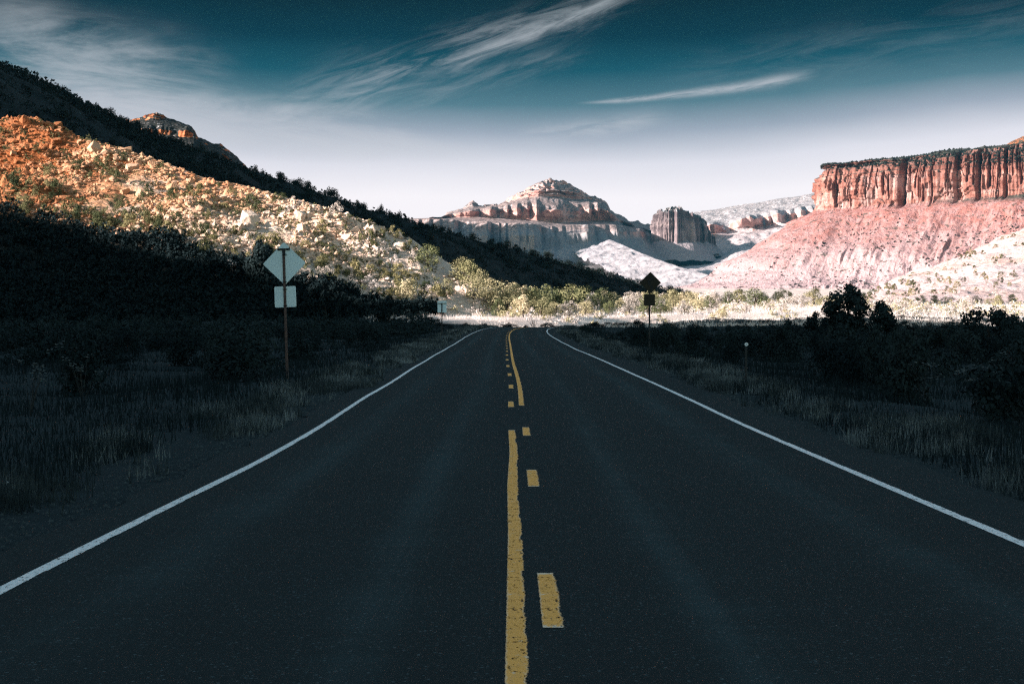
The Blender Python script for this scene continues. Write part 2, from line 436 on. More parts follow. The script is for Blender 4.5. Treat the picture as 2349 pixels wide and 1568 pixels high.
def road_dist(x, y):
    """signed lateral distance from the centre line (right positive) and road height"""
    x = np.asarray(x, float); y = np.asarray(y, float)
    n0 = int(np.searchsorted(ROAD[:, 1][:420], 300)); n0 = min(n0, 420)
    c = smooth_tab(y, C_TAB, 9); e = smooth_tab(y, E_TAB, 9)
    lat = x - c
    far = (y > 285) & (y < 460) & (np.abs(x) < 260)
    if far.any():
        seg = ROAD[ROAD[:, 1] > 270][::3]; segn = RN[ROAD[:, 1] > 270][::3]
        fx, fy = x[far], y[far]
        best = np.full(fx.shape, 1e9); sl = np.zeros(fx.shape); se = np.zeros(fx.shape)
        for (qx, qy, qe), (nx, ny) in zip(seg, segn):
            dx, dy = fx - qx, fy - qy
            d = np.hypot(dx, dy); m = d < best
            best[m] = d[m]; sl[m] = np.where(dx[m] * nx + dy[m] * ny > 0, d[m], -d[m]); se[m] = qe
        lat = lat.copy(); e = e.copy(); lat[far] = sl; e[far] = se
    return lat, e

G_TAB = [(-400, 0), (42, 0), (100, .38), (160, .67), (209, 1.0), (255, 1.44), (290, 1.80), (303, 2.0), (315, 2.4), (340, 3.3), (400, 4.7), (500, 6.3), (600, 7.6), (800, 9.8), (1000, 12), (1500, 18), (2000, 26), (3000, 46), (4000, 68), (5000, 92), (6000, 118), (9000, 190)]
def ground_h(x, y):
    x = np.asarray(x, float); y = np.asarray(y, float)
    b = smooth_tab(y, G_TAB, 6)
    lat, e = road_dist(x, y)
    al = np.abs(lat)
    dip = np.where(lat > 0, -0.55, -0.35)
    b = b + dip * np.clip((al - 6) / 5, 0, 1) * np.clip((330 - y) / 60, 0, 1)
    b = b + fbm(x / 9, y / 9, 4, 5) * np.clip((al - 5) / 6, 0, 1) * (0.25 + 0.0006 * np.clip(y, 0, 4000))
    w = np.clip((al - 5.6) / 7.0, 0, 1); w = w * w * (3 - 2 * w)
    lim = np.where(y > 470, 1.0, w)
    return np.where(al < 400, (e - 0.05) * (1 - lim) + b * lim, b)

def build_ground():
    xs = 30 * np.sinh(np.linspace(-5.0, 5.0, 381))
    ys = [-400, -300, -200, -120, -60, -30]
    y = -20.0
    while y < 9000:
        ys.append(y); y += 0.7 if y < 60 else (1.5 if y < 330 else min(0.0085 * y, 80))
    ys = np.array(ys)
    PX, PY = np.meshgrid(xs, ys, indexing='ij')
    PZ = ground_h(PX, PY)
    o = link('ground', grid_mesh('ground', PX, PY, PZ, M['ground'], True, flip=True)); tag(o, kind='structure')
build_ground()

def ribbon(name, s0, s1, offl, offr, dz, mat, step=0.5, uvmode='m'):
    s = np.arange(s0, s1 + 1e-6, step) if s1 - s0 > step else np.array([s0, s1])
    if s[-1] < s1 - 1e-3: s = np.append(s, s1)
    x, y, z, nx, ny = road_at(s)
    yy = y
    ol = offl(yy) if callable(offl) else np.full(s.shape, offl); orr = offr(yy) if callable(offr) else np.full(s.shape, offr)
    k = 7 if uvmode == 'm' else 2
    f = np.linspace(0, 1, k)
    off = ol[:, None] * (1 - f) + orr[:, None] * f
    PX = x[:, None] + nx[:, None] * off; PY = y[:, None] + ny[:, None] * off; PZ = np.repeat(z[:, None] + dz, k, 1)
    U = off if uvmode == 'm' else np.broadcast_to(f * 2 - 1, off.shape)
    uv = np.stack([U.ravel(), np.repeat(s[:, None], k, 1).ravel()], 1)
    return grid_mesh(name, PX, PY, PZ, mat, True, flip=True, uv=uv), s

S_END = RS[-1]
me, _ = ribbon('road', 0, S_END, lambda y: -lerp_tab(y, L_TAB) - 0.60 + .16 * fbm(y / 1.3, y * 0 + 1, 4, 6), lambda y: lerp_tab(y, R_TAB) + 1.0 + .18 * fbm(y / 1.5, y * 0 + 2, 4, 7), 0.0, M['asphalt'], 0.5)
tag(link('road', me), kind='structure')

def band(name, s0, s1, off, half, mat):
    me, s = ribbon(name, s0, s1, lambda y: off(y) - half, lambda y: off(y) + half, 0.004, mat, 0.5 if s1 - s0 > 4 else 0.15, 'band')
    l2 = me.uv_layers.new(name='ends'); vi = np.empty(len(me.loops), np.int32); me.loops.foreach_get('vertex_index', vi)
    dd = np.minimum(s - s0, s1 - s)[vi // 2]
    l2.data.foreach_set('uv', np.stack([dd, dd * 0], 1).astype(np.float32).ravel())
    return me
WH = 0.062
# long edge lines and centre lines
o = link('left_edge_line', band('edge_line', 0, S_END, lambda y: -lerp_tab(y, L_TAB) + 0.012 * np.sin(y * .21), WH, M['white_paint'])); o.name = 'edge_line'; tag(o, 'worn white line along the left edge of the asphalt', 'road marking', 'painted edge lines', 'structure')
o = link('edge_line', band('edge_line', 0, S_END, lambda y: lerp_tab(y, R_TAB) + 0.012 * np.sin(y * .17 + 1), WH + .004, M['white_paint'])); tag(o, 'white line along the right edge of the asphalt', 'road marking', 'painted edge lines', 'structure')
s40, s49 = s_of_z(40.0), s_of_z(51.0)
yl = lambda y: smooth_tab(y, [(-40, -.085), (20, -.075), (26, -.095), (33, -.075), (40, -.105), (60, -.1)], 1.5)
o = link('centre_line', band('centre_line', 0, s40, yl, 0.067, M['yellow_paint'])); tag(o, 'solid yellow centre line in the foreground, ragged on its right', 'road marking', 'solid centre lines', 'structure')
yr = lambda y: np.full(np.shape(y), 0.10)
o = link('centre_line', band('centre_line', s49, S_END, yr, 0.067, M['yellow_paint'])); tag(o, 'solid yellow centre line running to the far bend', 'road marking', 'solid centre lines', 'structure')
def dash(s0, off, i):
    me = band('dash', s0, s0 + 3.05, lambda y: np.full(np.shape(y), off), 0.072, M['yellow_paint'])
    o = link('lane_dash', me); tag(o, 'yellow dash of the broken centre line', 'road marking', 'dashes of the centre line', 'structure')
sd = s_of_z(13.65)
for i in range(3): dash(sd + 12.19 * i, 0.135, i)
for i in range(3, 22): dash(sd + 12.19 * i, -0.125, i)

# ------------------------------------------------------------------ the sunlit talus spur on the left
K_SP = 0.30
Z0_TAB = [(-900, 315), (0, 320), (450, 323), (700, 330), (1085, 350), (1300, 362)]
YC_TAB = [(-900, 450), (-400, 340), (0, 283), (80, 274), (200, 330), (330, 362), (450, 402), (580, 432), (700, 463), (840, 512), (1000, 584), (1085, 640), (1160, 690), (1230, 722), (1300, 740)]
def spur_z0(X): return smooth_tab(X, Z0_TAB, 60)
def spur_zc(X):
    Yc = smooth_tab(X, YC_TAB, 14)
    return (K_SP * spur_z0(X) - 0.6) / (K_SP - (Y0 - Yc) / F)
def spur_h(x, y):
    X = F * np.asarray(x) / np.asarray(y) + X0
    z0 = spur_z0(X); zc = spur_zc(X)
    f = y - z0; c = zc - z0
    h = 2.3 + K_SP * np.minimum(f, c) - 0.75 * np.maximum(f - c, 0)
    amp = np.clip(f / 18, 0.05, 1) * np.clip(1.4 - np.abs(f - c) / 200, 0.4, 1)
    edge = np.clip((c - f) / 14, 0, 1) * 0.75 + 0.25
    led = 2.2 * fbm(x / 26, y / 26, 3, 4)
    h = h + amp * edge * 0.9 * np.clip((fbm(x / 24, y / 15, 3, 29) + .1) * 3, 0, 1) * (np.abs(((h + led) / 3.4) % 1 - .5) * -2.0 + 1) * 2.1
    h = h + amp * edge * (2.5 * fbm(x / 19, y / 19, 3, 3) + 0.8 * ridged(x / 8 + y / 40, y / 17, 3, 9) + 0.30 * fbm(x / 2.3, y / 2.3, 4, 21))
    return h
def build_spur():
    Xs = np.linspace(-900, 1300, 520)
    zc = spur_zc(Xs); z0 = spur_z0(Xs)
    t = np.concatenate([np.linspace(-0.15, 1, 210), 1 + np.linspace(0.01, 0.5, 24)])
    PY = z0[:, None] + t[None, :] * (zc - z0)[:, None]
    PY = np.where(t[None, :] > 1, zc[:, None] + (t[None, :] - 1) * 130, PY)
    PX = (Xs[:, None] - X0) / F * PY
    PZ = spur_h(PX, PY)
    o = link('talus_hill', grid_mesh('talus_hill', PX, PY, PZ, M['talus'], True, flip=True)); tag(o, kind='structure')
build_spur()

def surface_h(x, y):
    """top of ground or spur"""
    g = ground_h(x, y)
    X = F * np.asarray(x) / np.maximum(np.asarray(y), 1e-3) + X0
    ok = (X > -880) & (X < 1290) & (np.asarray(y) > 300) & (np.asarray(y) < 620)
    s = np.where(ok, spur_h(x, np.maximum(y, 1.0)), -1e3)
    return np.maximum(g, s)

# ------------------------------------------------------------------ the hill behind the viewer's left shoulder is unseen, its crest shaped to shade the road
def spur_point(X, Y):
    a = (Y0 - Y) / F
    z0 = float(spur_z0(X)); z = (K_SP * z0 - 0.61) / (K_SP - a)
    return P(X, Y, z)
QB = -165.0
shade_edge = [(-500, 395), (-200, 430), (0, 474), (130, 494), (300, 536), (440, 580), (560, 620), (700, 648), (800, 668), (900, 702), (1000, 722)]
bu, bh = [], []
for X, Y in shade_edge:
    p = spur_point(X, Y); u, q = uq(p[0], p[1]); bu.append(u); bh.append(p[2] + TANEL * (q - QB))
p = np.array([3.7, 316, 2.5]); u, q = uq(p[0], p[1]); bu.append(u); bh.append(p[2] + TANEL * (q - QB) - 1)
BU = np.array(bu); BH = np.array(bh); _i = np.argsort(BU); BU, BH = BU[_i], BH[_i]
U_EDGE = BU[-1]
def shade_crest(u):
    u = np.asarray(u, float)
    h = np.interp(u, BU, BH)
    h = np.where(u > U_EDGE, BH[-1] + (92 - BH[-1]) * np.clip((u - U_EDGE) / 7.0, 0, 1) + 0.05 * np.clip(u - U_EDGE, 0, 400), h)
    h = np.where(u < BU[0], BH[0] - 0.25 * np.clip(BU[0] - u, 0, 60), h)
    return h
def in_shade(x, y, z):
    u, q = uq(x, y)
    return z < shade_crest(u) - TANEL * (q - QB)
def build_shade_hill():
    us = np.concatenate([np.linspace(BU[0] - 70, U_EDGE - 12, 90), np.linspace(U_EDGE - 11.5, U_EDGE + 12, 60), np.linspace(U_EDGE + 13, 140, 70)])
    qs = np.linspace(-130, 105, 90)
    UU, QQ = np.meshgrid(us, qs, indexing='ij')
    H = shade_crest(UU) + 1.1 * fbm(UU / 5, UU * 0 + 3, 4, 77)
    PZ = H * np.exp(-(QQ / 48) ** 2) + fbm(UU / 14, QQ / 14, 4, 12) * 2.0 * np.clip(np.abs(QQ) / 20, 0, 1) - 1.5
    Q = QQ + QB
    PX = -SH[1] * UU - SH[0] * Q; PY = SH[0] * UU - SH[1] * Q
    o = link('shading_hill', grid_mesh('shading_hill', PX, PY, PZ, M['talus'], True)); tag(o, kind='structure')
build_shade_hill()

# ------------------------------------------------------------------ the wooded ridge in its own shade
RIDGE = [(-1100, -420, 478), (-900, -330, 500), (-500, -110, 560), (-200, 55, 615), (0, 154, 650), (130, 215, 680), (285, 288, 725), (420, 340, 757), (560, 388, 793), (690, 432, 825), (800, 472, 853), (900, 500, 878), (1000, 529, 903), (1174, 572, 950), (1330, 618, 1018), (1450, 652, 1083), (1570, 674, 1150), (1660, 697, 1200), (1730, 716, 1235)]
RC = np.array([P(*r) for r in RIDGE])
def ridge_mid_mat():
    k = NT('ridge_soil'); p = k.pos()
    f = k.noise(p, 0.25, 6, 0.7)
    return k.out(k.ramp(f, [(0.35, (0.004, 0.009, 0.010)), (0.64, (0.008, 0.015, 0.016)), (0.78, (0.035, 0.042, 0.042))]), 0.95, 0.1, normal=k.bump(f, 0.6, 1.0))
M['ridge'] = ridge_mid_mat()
rt = np.concatenate([[0], np.cumsum(np.linalg.norm(np.diff(RC[:, :2], axis=0), axis=1))])
RN_DIR = np.array([0.925, -0.38])
def ridge_pt(t, d):
    cx = np.interp(t, rt, RC[:, 0]); cy = np.interp(t, rt, RC[:, 1]); ch = smooth_tab(t, np.stack([rt, RC[:, 2]], 1), 18)
    x = cx + RN_DIR[0] * d; y = cy + RN_DIR[1] * d
    roll = np.sqrt(d * d + 16) - 4
    h = ch - np.where(d > 0, 0.56 + 0.3 * np.clip((150 - t) / 110, 0, 1), 0.35) * roll + np.clip(np.abs(d) / 12, 0, 1) * (1.8 * fbm(x / 30, y / 30, 3, 41) + 0.8 * fbm(x / 6, y / 6, 3, 43)) + 0.6 * fbm(t / 7, t * 0 + d / 9, 3, 44)
    return x, y, h
def build_ridge():
    t = np.linspace(0, rt[-1], 420); d = np.linspace(-60, 330, 180)
    T, D = np.meshgrid(t, d, indexing='ij')
    PX, PY, PZ = ridge_pt(T, D)
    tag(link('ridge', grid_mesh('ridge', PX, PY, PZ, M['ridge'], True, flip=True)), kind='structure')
    # unseen shoulder added behind it towards the sun, raised to keep the ridge shaded
    tt = np.linspace(0, np.interp(1420, [r[0] for r in RIDGE], rt), 160); dd = np.linspace(-110, 110, 50)
    T, D = np.meshgrid(tt, dd, indexing='ij')
    cx = np.interp(T, rt, RC[:, 0]); cy = np.interp(T, rt, RC[:, 1]); ch = np.interp(T, rt, RC[:, 2])
    Xs = np.interp(T, rt, [r[0] for r in RIDGE])
    dist = np.interp(Xs, [-900, 0, 560, 1570], [110, 130, 150, 330])
    bx = cx + SH[0] * dist; by = cy + SH[1] * dist; bh_ = ch + TANEL * dist + 5
    lim = 1 - np.clip((Xs - 1180) / 240, 0, 1) * 0.9
    x = bx + RN_DIR[0] * D; y = by + RN_DIR[1] * D
    z = bh_ * lim - 0.5 * (np.sqrt(D * D + 25) - 5) + 1.5 * fbm(x / 20, y / 20, 3, 51) * np.clip(np.abs(D) / 20, 0, 1)
    tag(link('shading_hill', grid_mesh('shading_shoulder', x, y, z, M['ridge'], True, flip=True)), kind='structure')
build_ridge()

# ------------------------------------------------------------------ column-built far ground and sweeps
def tabY(tab, w=6): return lambda X: smooth_tab(X, tab, w)
def col_mesh(name, Xs, levels, rows, mat, disp=None, kind='structure', smooth=True):
    """levels: list of (Yfun(X), zfun(X)); first = foot. rows: rows per segment. disp(x, z, h, t)->(dz, dh)"""
    ys, zs, ts = [], [], []
    for i in range(len(levels) - 1):
        (ya, za), (yb, zb) = levels[i], levels[i + 1]
        f = np.linspace(0, 1, rows[i], endpoint=(i == len(levels) - 2))
        A = ya(Xs)[:, None] * (1 - f) + yb(Xs)[:, None] * f
        Bz = za(Xs)[:, None] * (1 - f) + zb(Xs)[:, None] * f
        # interpolate true heights, not survey angles
        ha = CAM_H + (Y0 - ya(Xs)) / F * za(Xs); hb = CAM_H + (Y0 - yb(Xs)) / F * zb(Xs)
        H = ha[:, None] * (1 - f) + hb[:, None] * f
        ys.append(H); zs.append(Bz); ts.append(np.broadcast_to(i + f, A.shape))
    H = np.concatenate(ys, 1); Z = np.concatenate(zs, 1); T = np.concatenate(ts, 1)
    XX = (Xs[:, None] - X0) / F * Z
    if disp is not None:
        dz, dh = disp(XX, Z, H, T, Xs[:, None] + 0 * Z)
        XX = XX * (Z + dz) / Z; Z = Z + dz; H = H + dh
    o = link(name, grid_mesh(name, XX, Z, H, mat, smooth, flip=True)); tag(o, kind=kind)
    return o

def const(c): return lambda X: np.full(np.shape(X), float(c))
def saw(x, w, seed, asym=0.75):
    """buttress profile: long faces one way, short returns the other, of uneven width"""
    xx = x / w + 0.6 * vnoise(x / w * 0.7, x * 0 + seed, seed)
    i = np.floor(xx); f = xx - i
    a = _h(i, i * 0 + 5, seed) * 0.5 + 0.7
    return a * np.where(f < asym, f / asym, (1 - f) / (1 - asym))

# colours
RED = [(0.085, 0.036, 0.029), (0.20, 0.083, 0.064), (0.30, 0.152, 0.123), (0.49, 0.365, 0.345)]
PINK = [(0.24, 0.13, 0.115), (0.41, 0.225, 0.195), (0.53, 0.345, 0.315), (0.60, 0.47, 0.455)]
GREYP = [(0.26, 0.22, 0.21), (0.36, 0.30, 0.29), (0.45, 0.38, 0.36), (0.55, 0.49, 0.47)]

# --- sloping apron on the right
def apron():
    Xs = np.linspace(1880, 2750, 220)
    top = tabY([(1880, 716), (1960, 688), (1990, 674), (2100, 630), (2200, 588), (2349, 522), (2750, 360)], 25)
    zt = tabY([(1880, 900), (1960, 960), (2100, 1120), (2349, 1400), (2750, 1750)], 20)
    lv = [(const(748), tabY([(1880, 640), (2349, 560), (2750, 520)])), (lambda X: 742 - 0.30 * (742 - top(X)), lambda X: zt(X) * .62), (top, zt), (lambda X: top(X) + 60, lambda X: zt(X) + 160)]
    def disp(x, z, h, t, X):
        w = np.clip(t, 0, 1)
        return 0 * z, w * (5 * fbm(x / 55, z / 70, 4, 61) + 1.5 * fbm(x / 9, z / 12, 4, 62))
    k = NT('apron_sand'); p = k.pos()
    f = k.noise(p, 0.012, 6, 0.65); g = k.noise(p, 0.12, 6, 0.7)
    c = k.ramp(k.add(k.mul(f, .6), k.mul(g, .4)), [(0.32, (0.46, 0.24, 0.17)), (0.45, (0.56, 0.40, 0.365)), (0.68, (0.60, 0.49, 0.50))])
    c = k.mix(k.step(k.noise(p, 0.35, 3), 0.60, 0.66, 0, 0.75), c, (0.12, 0.12, 0.075))
    c = k.mix(k.step(k.noise(p, 0.16, 4, 0.7), 0.63, 0.68, 0, 0.6), c, (0.20, 0.075, 0.04))
    mat = k.out(c, 0.95, 0.1, normal=k.bump(k.noise(p, 0.3, 8, 0.7), 0.8, 2.0))
    col_mesh('slope', Xs, lv, [40, 130, 20], mat, disp)
    return top, zt
APRON_TOP, APRON_Z = apron()

# --- the mesa
def build_mesa():
    corner = P(1876, 383, 4000); face = P(2349, 330, 3450)
    d = np.array([0.90, -0.436]); n = np.array([-0.436, -0.90])
    plan = [np.array([950, 4900.]), np.array([720, 4520.]), np.array([570, 4200.]), np.array([corner[0] + 2, corner[1] + 40.]), np.array([corner[0] + 6, 3990.])]
    q = plan[-1].copy()
    for L in (120, 140, 150, 140, 160, 200, 260, 300, 300):
        q = q + d * L; plan.append(q.copy())
    plan = np.array(plan)
    s = np.concatenate([[0], np.cumsum(np.linalg.norm(np.diff(plan, axis=0), axis=1))])
    S = np.concatenate([np.linspace(0, s[3] - 30, 60, endpoint=False), np.linspace(s[3] - 30, s[3] + 500, 900, endpoint=False), np.linspace(s[3] + 500, s[-1], 160)])
    px = smooth_tab(S, np.stack([s, plan[:, 0]], 1), 22); py = smooth_tab(S, np.stack([s, plan[:, 1]], 1), 22)
    tx = np.gradient(px, S); ty = np.gradient(py, S); L = np.hypot(tx, ty); nx, ny = ty / L, -tx / L
    # outward = to the left when walking towards the viewer
    nx, ny = np.where(nx * n[0] + ny * n[1] > 0, nx, -nx), np.where(nx * n[0] + ny * n[1] > 0, ny, -ny)
    prof = [(-260, 292, 8), (-60, 276, 10), (-16, 271, 6), (-8, 264, 8), (-4, 263, 4), (0, 252, 14), (3, 251, 4), (4, 244, 8), (8, 243, 4), (9, 199, 46), (13, 194, 6), (60, 164, 16), (130, 121, 26), (200, 78, 24), (330, 24, 44), (620, -6, 20)]
    O, Hh, W = [], [], []
    for (o0, h0, r0), (o1, h1, r1) in zip(prof[:-1], prof[1:]):
        f = np.linspace(0, 1, r1, endpoint=False); O += list(o0 + (o1 - o0) * f); Hh += list(h0 + (h1 - h0) * f)
    O.append(620); Hh.append(-6)
    O = np.array(O); Hh = np.array(Hh)
    SS, OO = np.meshgrid(S, O, indexing='ij'); HH = np.broadcast_to(Hh, SS.shape)
    cl = np.clip((HH - 186) / 10, 0, 1) * np.clip((310 - HH) / 8, 0, 1)           # cliff weight
    ta = np.clip((196 - HH) / 20, 0, 1)
    butt = 6.0 * saw(SS, 62, 3, .45) + 3.6 * saw(SS + 6 * fbm(SS / 15, HH / 30, 2, 66), 19, 8, .5) * (.4 + np.clip(fbm(SS / 45, HH / 60, 2, 67) + .4, 0, 1)) + 2.4 * saw(SS, 7, 5, .5) + 4 * np.round(2.4 * fbm(SS / 26, HH / 22, 2, 68)) + 6 * fbm(SS / 50, HH / 300, 3, 70)
    crack = -26 * np.clip(1 - np.abs(SS - (s[4] + 135)) / 7, 0, 1) - 18 * np.clip(1 - np.abs(SS - (s[4] + 262)) / 5, 0, 1) - 20 * np.clip(1 - np.abs(SS - (s[4] + 306)) / 4, 0, 1) - 34 * np.clip(1 - np.abs(SS - (s[4] + 349)) / 12, 0, 1)
    crack = crack - 14 * np.clip(ridged(SS / 26, SS * 0 + 2.2, 2, 91) - 0.62, 0, 1) * 3
    rc = np.random.default_rng(17)
    for q in range(60):
        c0 = s[4] + rc.uniform(-10, 420); wd = rc.uniform(1.0, 2.8); dp = rc.uniform(5, 13); ha = rc.uniform(196, 235); hb = ha + rc.uniform(18, 60); sl = rc.uniform(-.12, .12)
        crack = crack - dp * np.clip(1 - np.abs(SS - c0 - sl * (HH - 220)) / wd, 0, 1) * np.clip((HH - ha) / 4, 0, 1) * np.clip((hb - HH) / 6, 0, 1)
    HH = np.where(OO < -14, 270 + (HH - 270) * (0.12 + 0.88 * np.clip((SS - s[4] - 25) / 160, 0, 1)), HH)
    OO = np.where(OO < -14, OO * (0.10 + 0.9 * np.clip((SS - s[4] - 25) / 160, 0, 1)), OO)
    off = OO + cl * (butt - 10 + crack + 2.0 * fbm(SS / 9, HH / 14, 4, 72) + 1.6 * fbm(SS / 40, HH / 4.5, 3, 73))
    band = np.exp(-((HH - 112) / 12) ** 2) + np.exp(-((HH - 68) / 9) ** 2)
    off = off + ta * np.clip((192 - HH) / 30, 0, 1) * (6 + 7 * fbm(SS / 90, HH / 60, 2, 79)) * (ridged(SS / 46 + .7 * fbm(SS / 40, HH / 30, 3, 80), HH / 160, 3, 89) + .3 * ridged(SS / 15, HH / 200, 2, 90))
    off = off + ta * (16 * fbm(SS / 85, HH / 160, 4, 74) + 9 * saw(SS, 70, 21, .6) * (0.4 + band) + 5 * band * saw(SS, 17, 22, .6) + 4 * fbm(SS / 14, HH / 12, 4, 75) + np.clip((120 - HH) / 110, 0, 1) * 40 * fbm(SS / 190, HH / 90, 3, 76))
    HH = HH + 9 * fbm(SS / 140, SS * 0 + 4.4, 3, 88)[:, :] * np.exp(-((HH - 115) / 30) ** 2)
    H2 = HH + ta * (4 * fbm(SS / 30, OO / 40, 4, 77)) + np.clip((HH - 262) / 6, 0, 1) * (2.5 * fbm(SS / 25, OO / 20, 4, 78) + 3 * fbm(SS / 110, OO / 80, 2, 79))
    H2 = H2 * (1 + 0.097 * np.clip((SS - s[4]) / 344, 0, 1.6))      # the beds dip a little to the left
    PX = px[:, None] + nx[:, None] * off; PY = py[:, None] + ny[:, None] * off
    mat = cliff_mat('mesa_rock', RED, (0.06, 0.05, 0.04), (0.27, 0.112, 0.095), (0.375, 0.268, 0.275), 196, 284, 20, 0.0, 0.05, 0.09, shrub=0.12, gsc=0.012, redband=0)
    tag(link('mesa', grid_mesh('mesa', PX, PY, H2, mat, True)), kind='structure')
    return S, O, PX, PY, H2
MESA = build_mesa()

def knoll():
    Xs = np.linspace(2290, 2480, 60)
    top = tabY([(2290, 345), (2308, 332), (2325, 322), (2349, 312), (2390, 304), (2430, 312), (2480, 345)], 4)
    lv = [(const(352), const(3960)), (lambda X: top(X) + 6, const(4000)), (top, const(4040)), (const(350), const(4120))]
    def disp(x, z, h, t, X): return 9 * fbm(x / 14, h / 9, 4, 63), 1.5 * fbm(x / 6, z / 6, 4, 64)
    mat = cliff_mat('knoll_rock', RED, (0.36, 0.13, 0.06), (0.42, 0.17, 0.08), (0.42, 0.2, 0.1), 270, 330, 220, 0, .05, .1)
    col_mesh('knoll', Xs, lv, [16, 24, 12], mat, disp)
knoll()

def scree_mat(name, a, b, c):
    k = NT(name); p = k.pos()
    f = k.noise(p, 0.015, 6, 0.65); g = k.noise(p, 0.16, 5, 0.75)
    col = k.ramp(k.add(k.mul(f, .5), k.mul(g, .5)), [(0.36, a), (0.48, b), (0.62, c)])
    return k.out(col, 0.95, 0.1, normal=k.bump(g, 0.7, 4.0))
M['scree'] = scree_mat('pale_scree', (0.12, 0.117, 0.125), (0.26, 0.246, 0.262), (0.345, 0.327, 0.347))
# --- the big mountain in the middle distance
def mountain():
    Xs = np.linspace(900, 1740, 640)
    U = lambda X: 6000 + 0.45 * np.maximum(1235 - np.asarray(X), 0) + 1.1 * np.maximum(np.asarray(X) - 1235, 0)
    W = lambda X: U(X) - 150 + 2.4 * np.maximum(np.asarray(X) - 1410, 0)
    Yb = tabY([(900, 506), (985, 503), (1020, 505), (1100, 509), (1150, 513), (1200, 512), (1250, 520), (1300, 518), (1400, 515), (1450, 522), (1490, 521), (1540, 536), (1640, 575), (1740, 640)], 8)
    S = tabY([(900, 512), (985, 502), (1012, 500), (1026, 490), (1045, 483), (1062, 476), (1084, 463), (1098, 470), (1112, 474), (1135, 473), (1152, 466), (1172, 452), (1190, 444), (1206, 436), (1228, 424), (1254, 415), (1276, 416), (1302, 423), (1336, 439), (1352, 448), (1382, 459), (1394, 466), (1400, 482), (1412, 489), (1430, 499), (1446, 512), (1454, 508), (1464, 505), (1478, 516), (1488, 511), (1500, 522), (1560, 535), (1640, 570), (1740, 638)], 3)
    c0 = tabY([(900, 512), (985, 502), (1020, 499), (1100, 496), (1200, 503), (1300, 511), (1380, 504), (1420, 508), (1450, 520), (1500, 535), (1640, 622)], 8)
    c1 = tabY([(900, 512), (985, 502), (1020, 490), (1085, 482), (1150, 474), (1210, 464), (1250, 470), (1320, 470), (1380, 466), (1402, 486), (1440, 514), (1500, 532), (1640, 621)], 6)
    c1m = lambda X: np.maximum(c1(X), S(X) + 1.5); c0m = lambda X: np.maximum(c0(X), c1m(X) + 1.5)
    wt = tabY([(900, 600), (1000, 590), (1200, 575), (1400, 549), (1500, 546), (1560, 553), (1640, 590), (1740, 645)], 20)
    lv = [(const(690), lambda X: W(X) - 900), (wt, lambda X: W(X) - 130), (Yb, W), (lambda X: np.minimum(Yb(X) - 3, c0m(X) + 7), lambda X: W(X) + 60), (c0m, U), (c1m, lambda X: U(X) + 35), (S, lambda X: U(X) + 320), (lambda X: S(X) + 90, lambda X: U(X) + 700)]
    def disp(x, z, h, t, X):
        low = np.clip(1 - np.abs(t - 1.5) / 0.9, 0, 1); up = np.clip(1 - np.abs(t - 4.6) / 0.75, 0, 1); top = np.clip((t - 5.2) / 0.4, 0, 1) * np.clip((7 - t) / .8, 0, 1)
        dz = -low * (120 * saw(-x, 120, 31, .13) + 40 * saw(-x, 34, 32, .18) + 20 * fbm(x / 12, h / 60, 3, 33))
        dz = dz - up * (150 * saw(-x, 85, 34, .3) + 45 * saw(-x, 27, 35, .35) + 15 * fbm(x / 9, h / 12, 3, 36))
        dz = dz + np.clip(1 - t, 0, 1) * 60 * fbm(x / 70, h / 50, 4, 37)
        dz = dz + top * (45 * fbm(x / 40, h / 25, 4, 38) - 52 * saw(h + 4 * fbm(x / 40, h / 40, 2, 40), 23, 39, .7))
        dh = (3.2 * fbm(x / 9, z / 40, 4, 42) + 3.0 * np.round(1.6 * fbm(x / 26, z / 90, 2, 46))) * np.clip((t - 4.9) / 1, 0, 1)
        return dz, dh
    k = NT('mountain_rock'); p = k.pos(); sx = k.sep(p); nz = k.sep(k.nor())[2]
    st = k.noise(k.vscale(p, (.004, .004, .055)), 1.0, 6, .65); vr = k.noise(k.vscale(p, (.03, .03, .003)), 1.0, 5, .65)
    rock = k.ramp(k.add(k.mul(st, .6), k.mul(vr, .5)), [(0.40, PINK[0]), (0.53, PINK[1]), (0.63, PINK[2]), (0.76, PINK[3])])
    g1 = k.noise(p, .05, 6, .75); g2 = k.noise(p, .13, 4, .7)
    scr = k.ramp(k.add(k.mul(g1, .5), k.mul(g2, .5)), [(0.38, (0.07, 0.06, 0.058)), (0.50, (0.20, 0.15, 0.14)), (0.585, (0.36, 0.29, 0.28)), (0.64, (0.72, 0.70, 0.72))])
    up = k.mix(k.step(nz, .34, .58), rock, scr)
    low = k.ramp(k.add(k.mul(vr, .5), k.mul(g1, .5)), [(0.36, (0.15, 0.14, 0.145)), (0.62, (0.235, 0.225, 0.235))])
    bn = k.add(sx[2], k.mul(k.sub(k.noise(p, .012, 4, .6), .5), 60))
    mat = k.out(k.mix(k.step(bn, 226, 246), low, up), .95, .1, normal=k.bump(k.add(g1, k.mul(g2, .5)), .8, 6.0))
    # unseen rise added far left, its crest shaped to shade the mountain's foot
    edge = [(900, 497), (960, 497), (1020, 498), (1100, 502), (1160, 508), (1230, 513), (1290, 512)]
    QM = 1000.0; mu, mh = [], []
    for X, Y in edge:
        p = P(X, Y, float(W(X)) - 90); u, q = uq(p[0], p[1]); mu.append(u); mh.append(p[2] + TANEL * (q - QM))
    mu, mh = np.array(mu), np.array(mh); i_ = np.argsort(mu); mu, mh = mu[i_], mh[i_]
    us = np.linspace(mu[0] - 260, mu[-1] + 260, 260); qs = np.linspace(-420, 420, 70); UU, QQ = np.meshgrid(us, qs, indexing='ij')
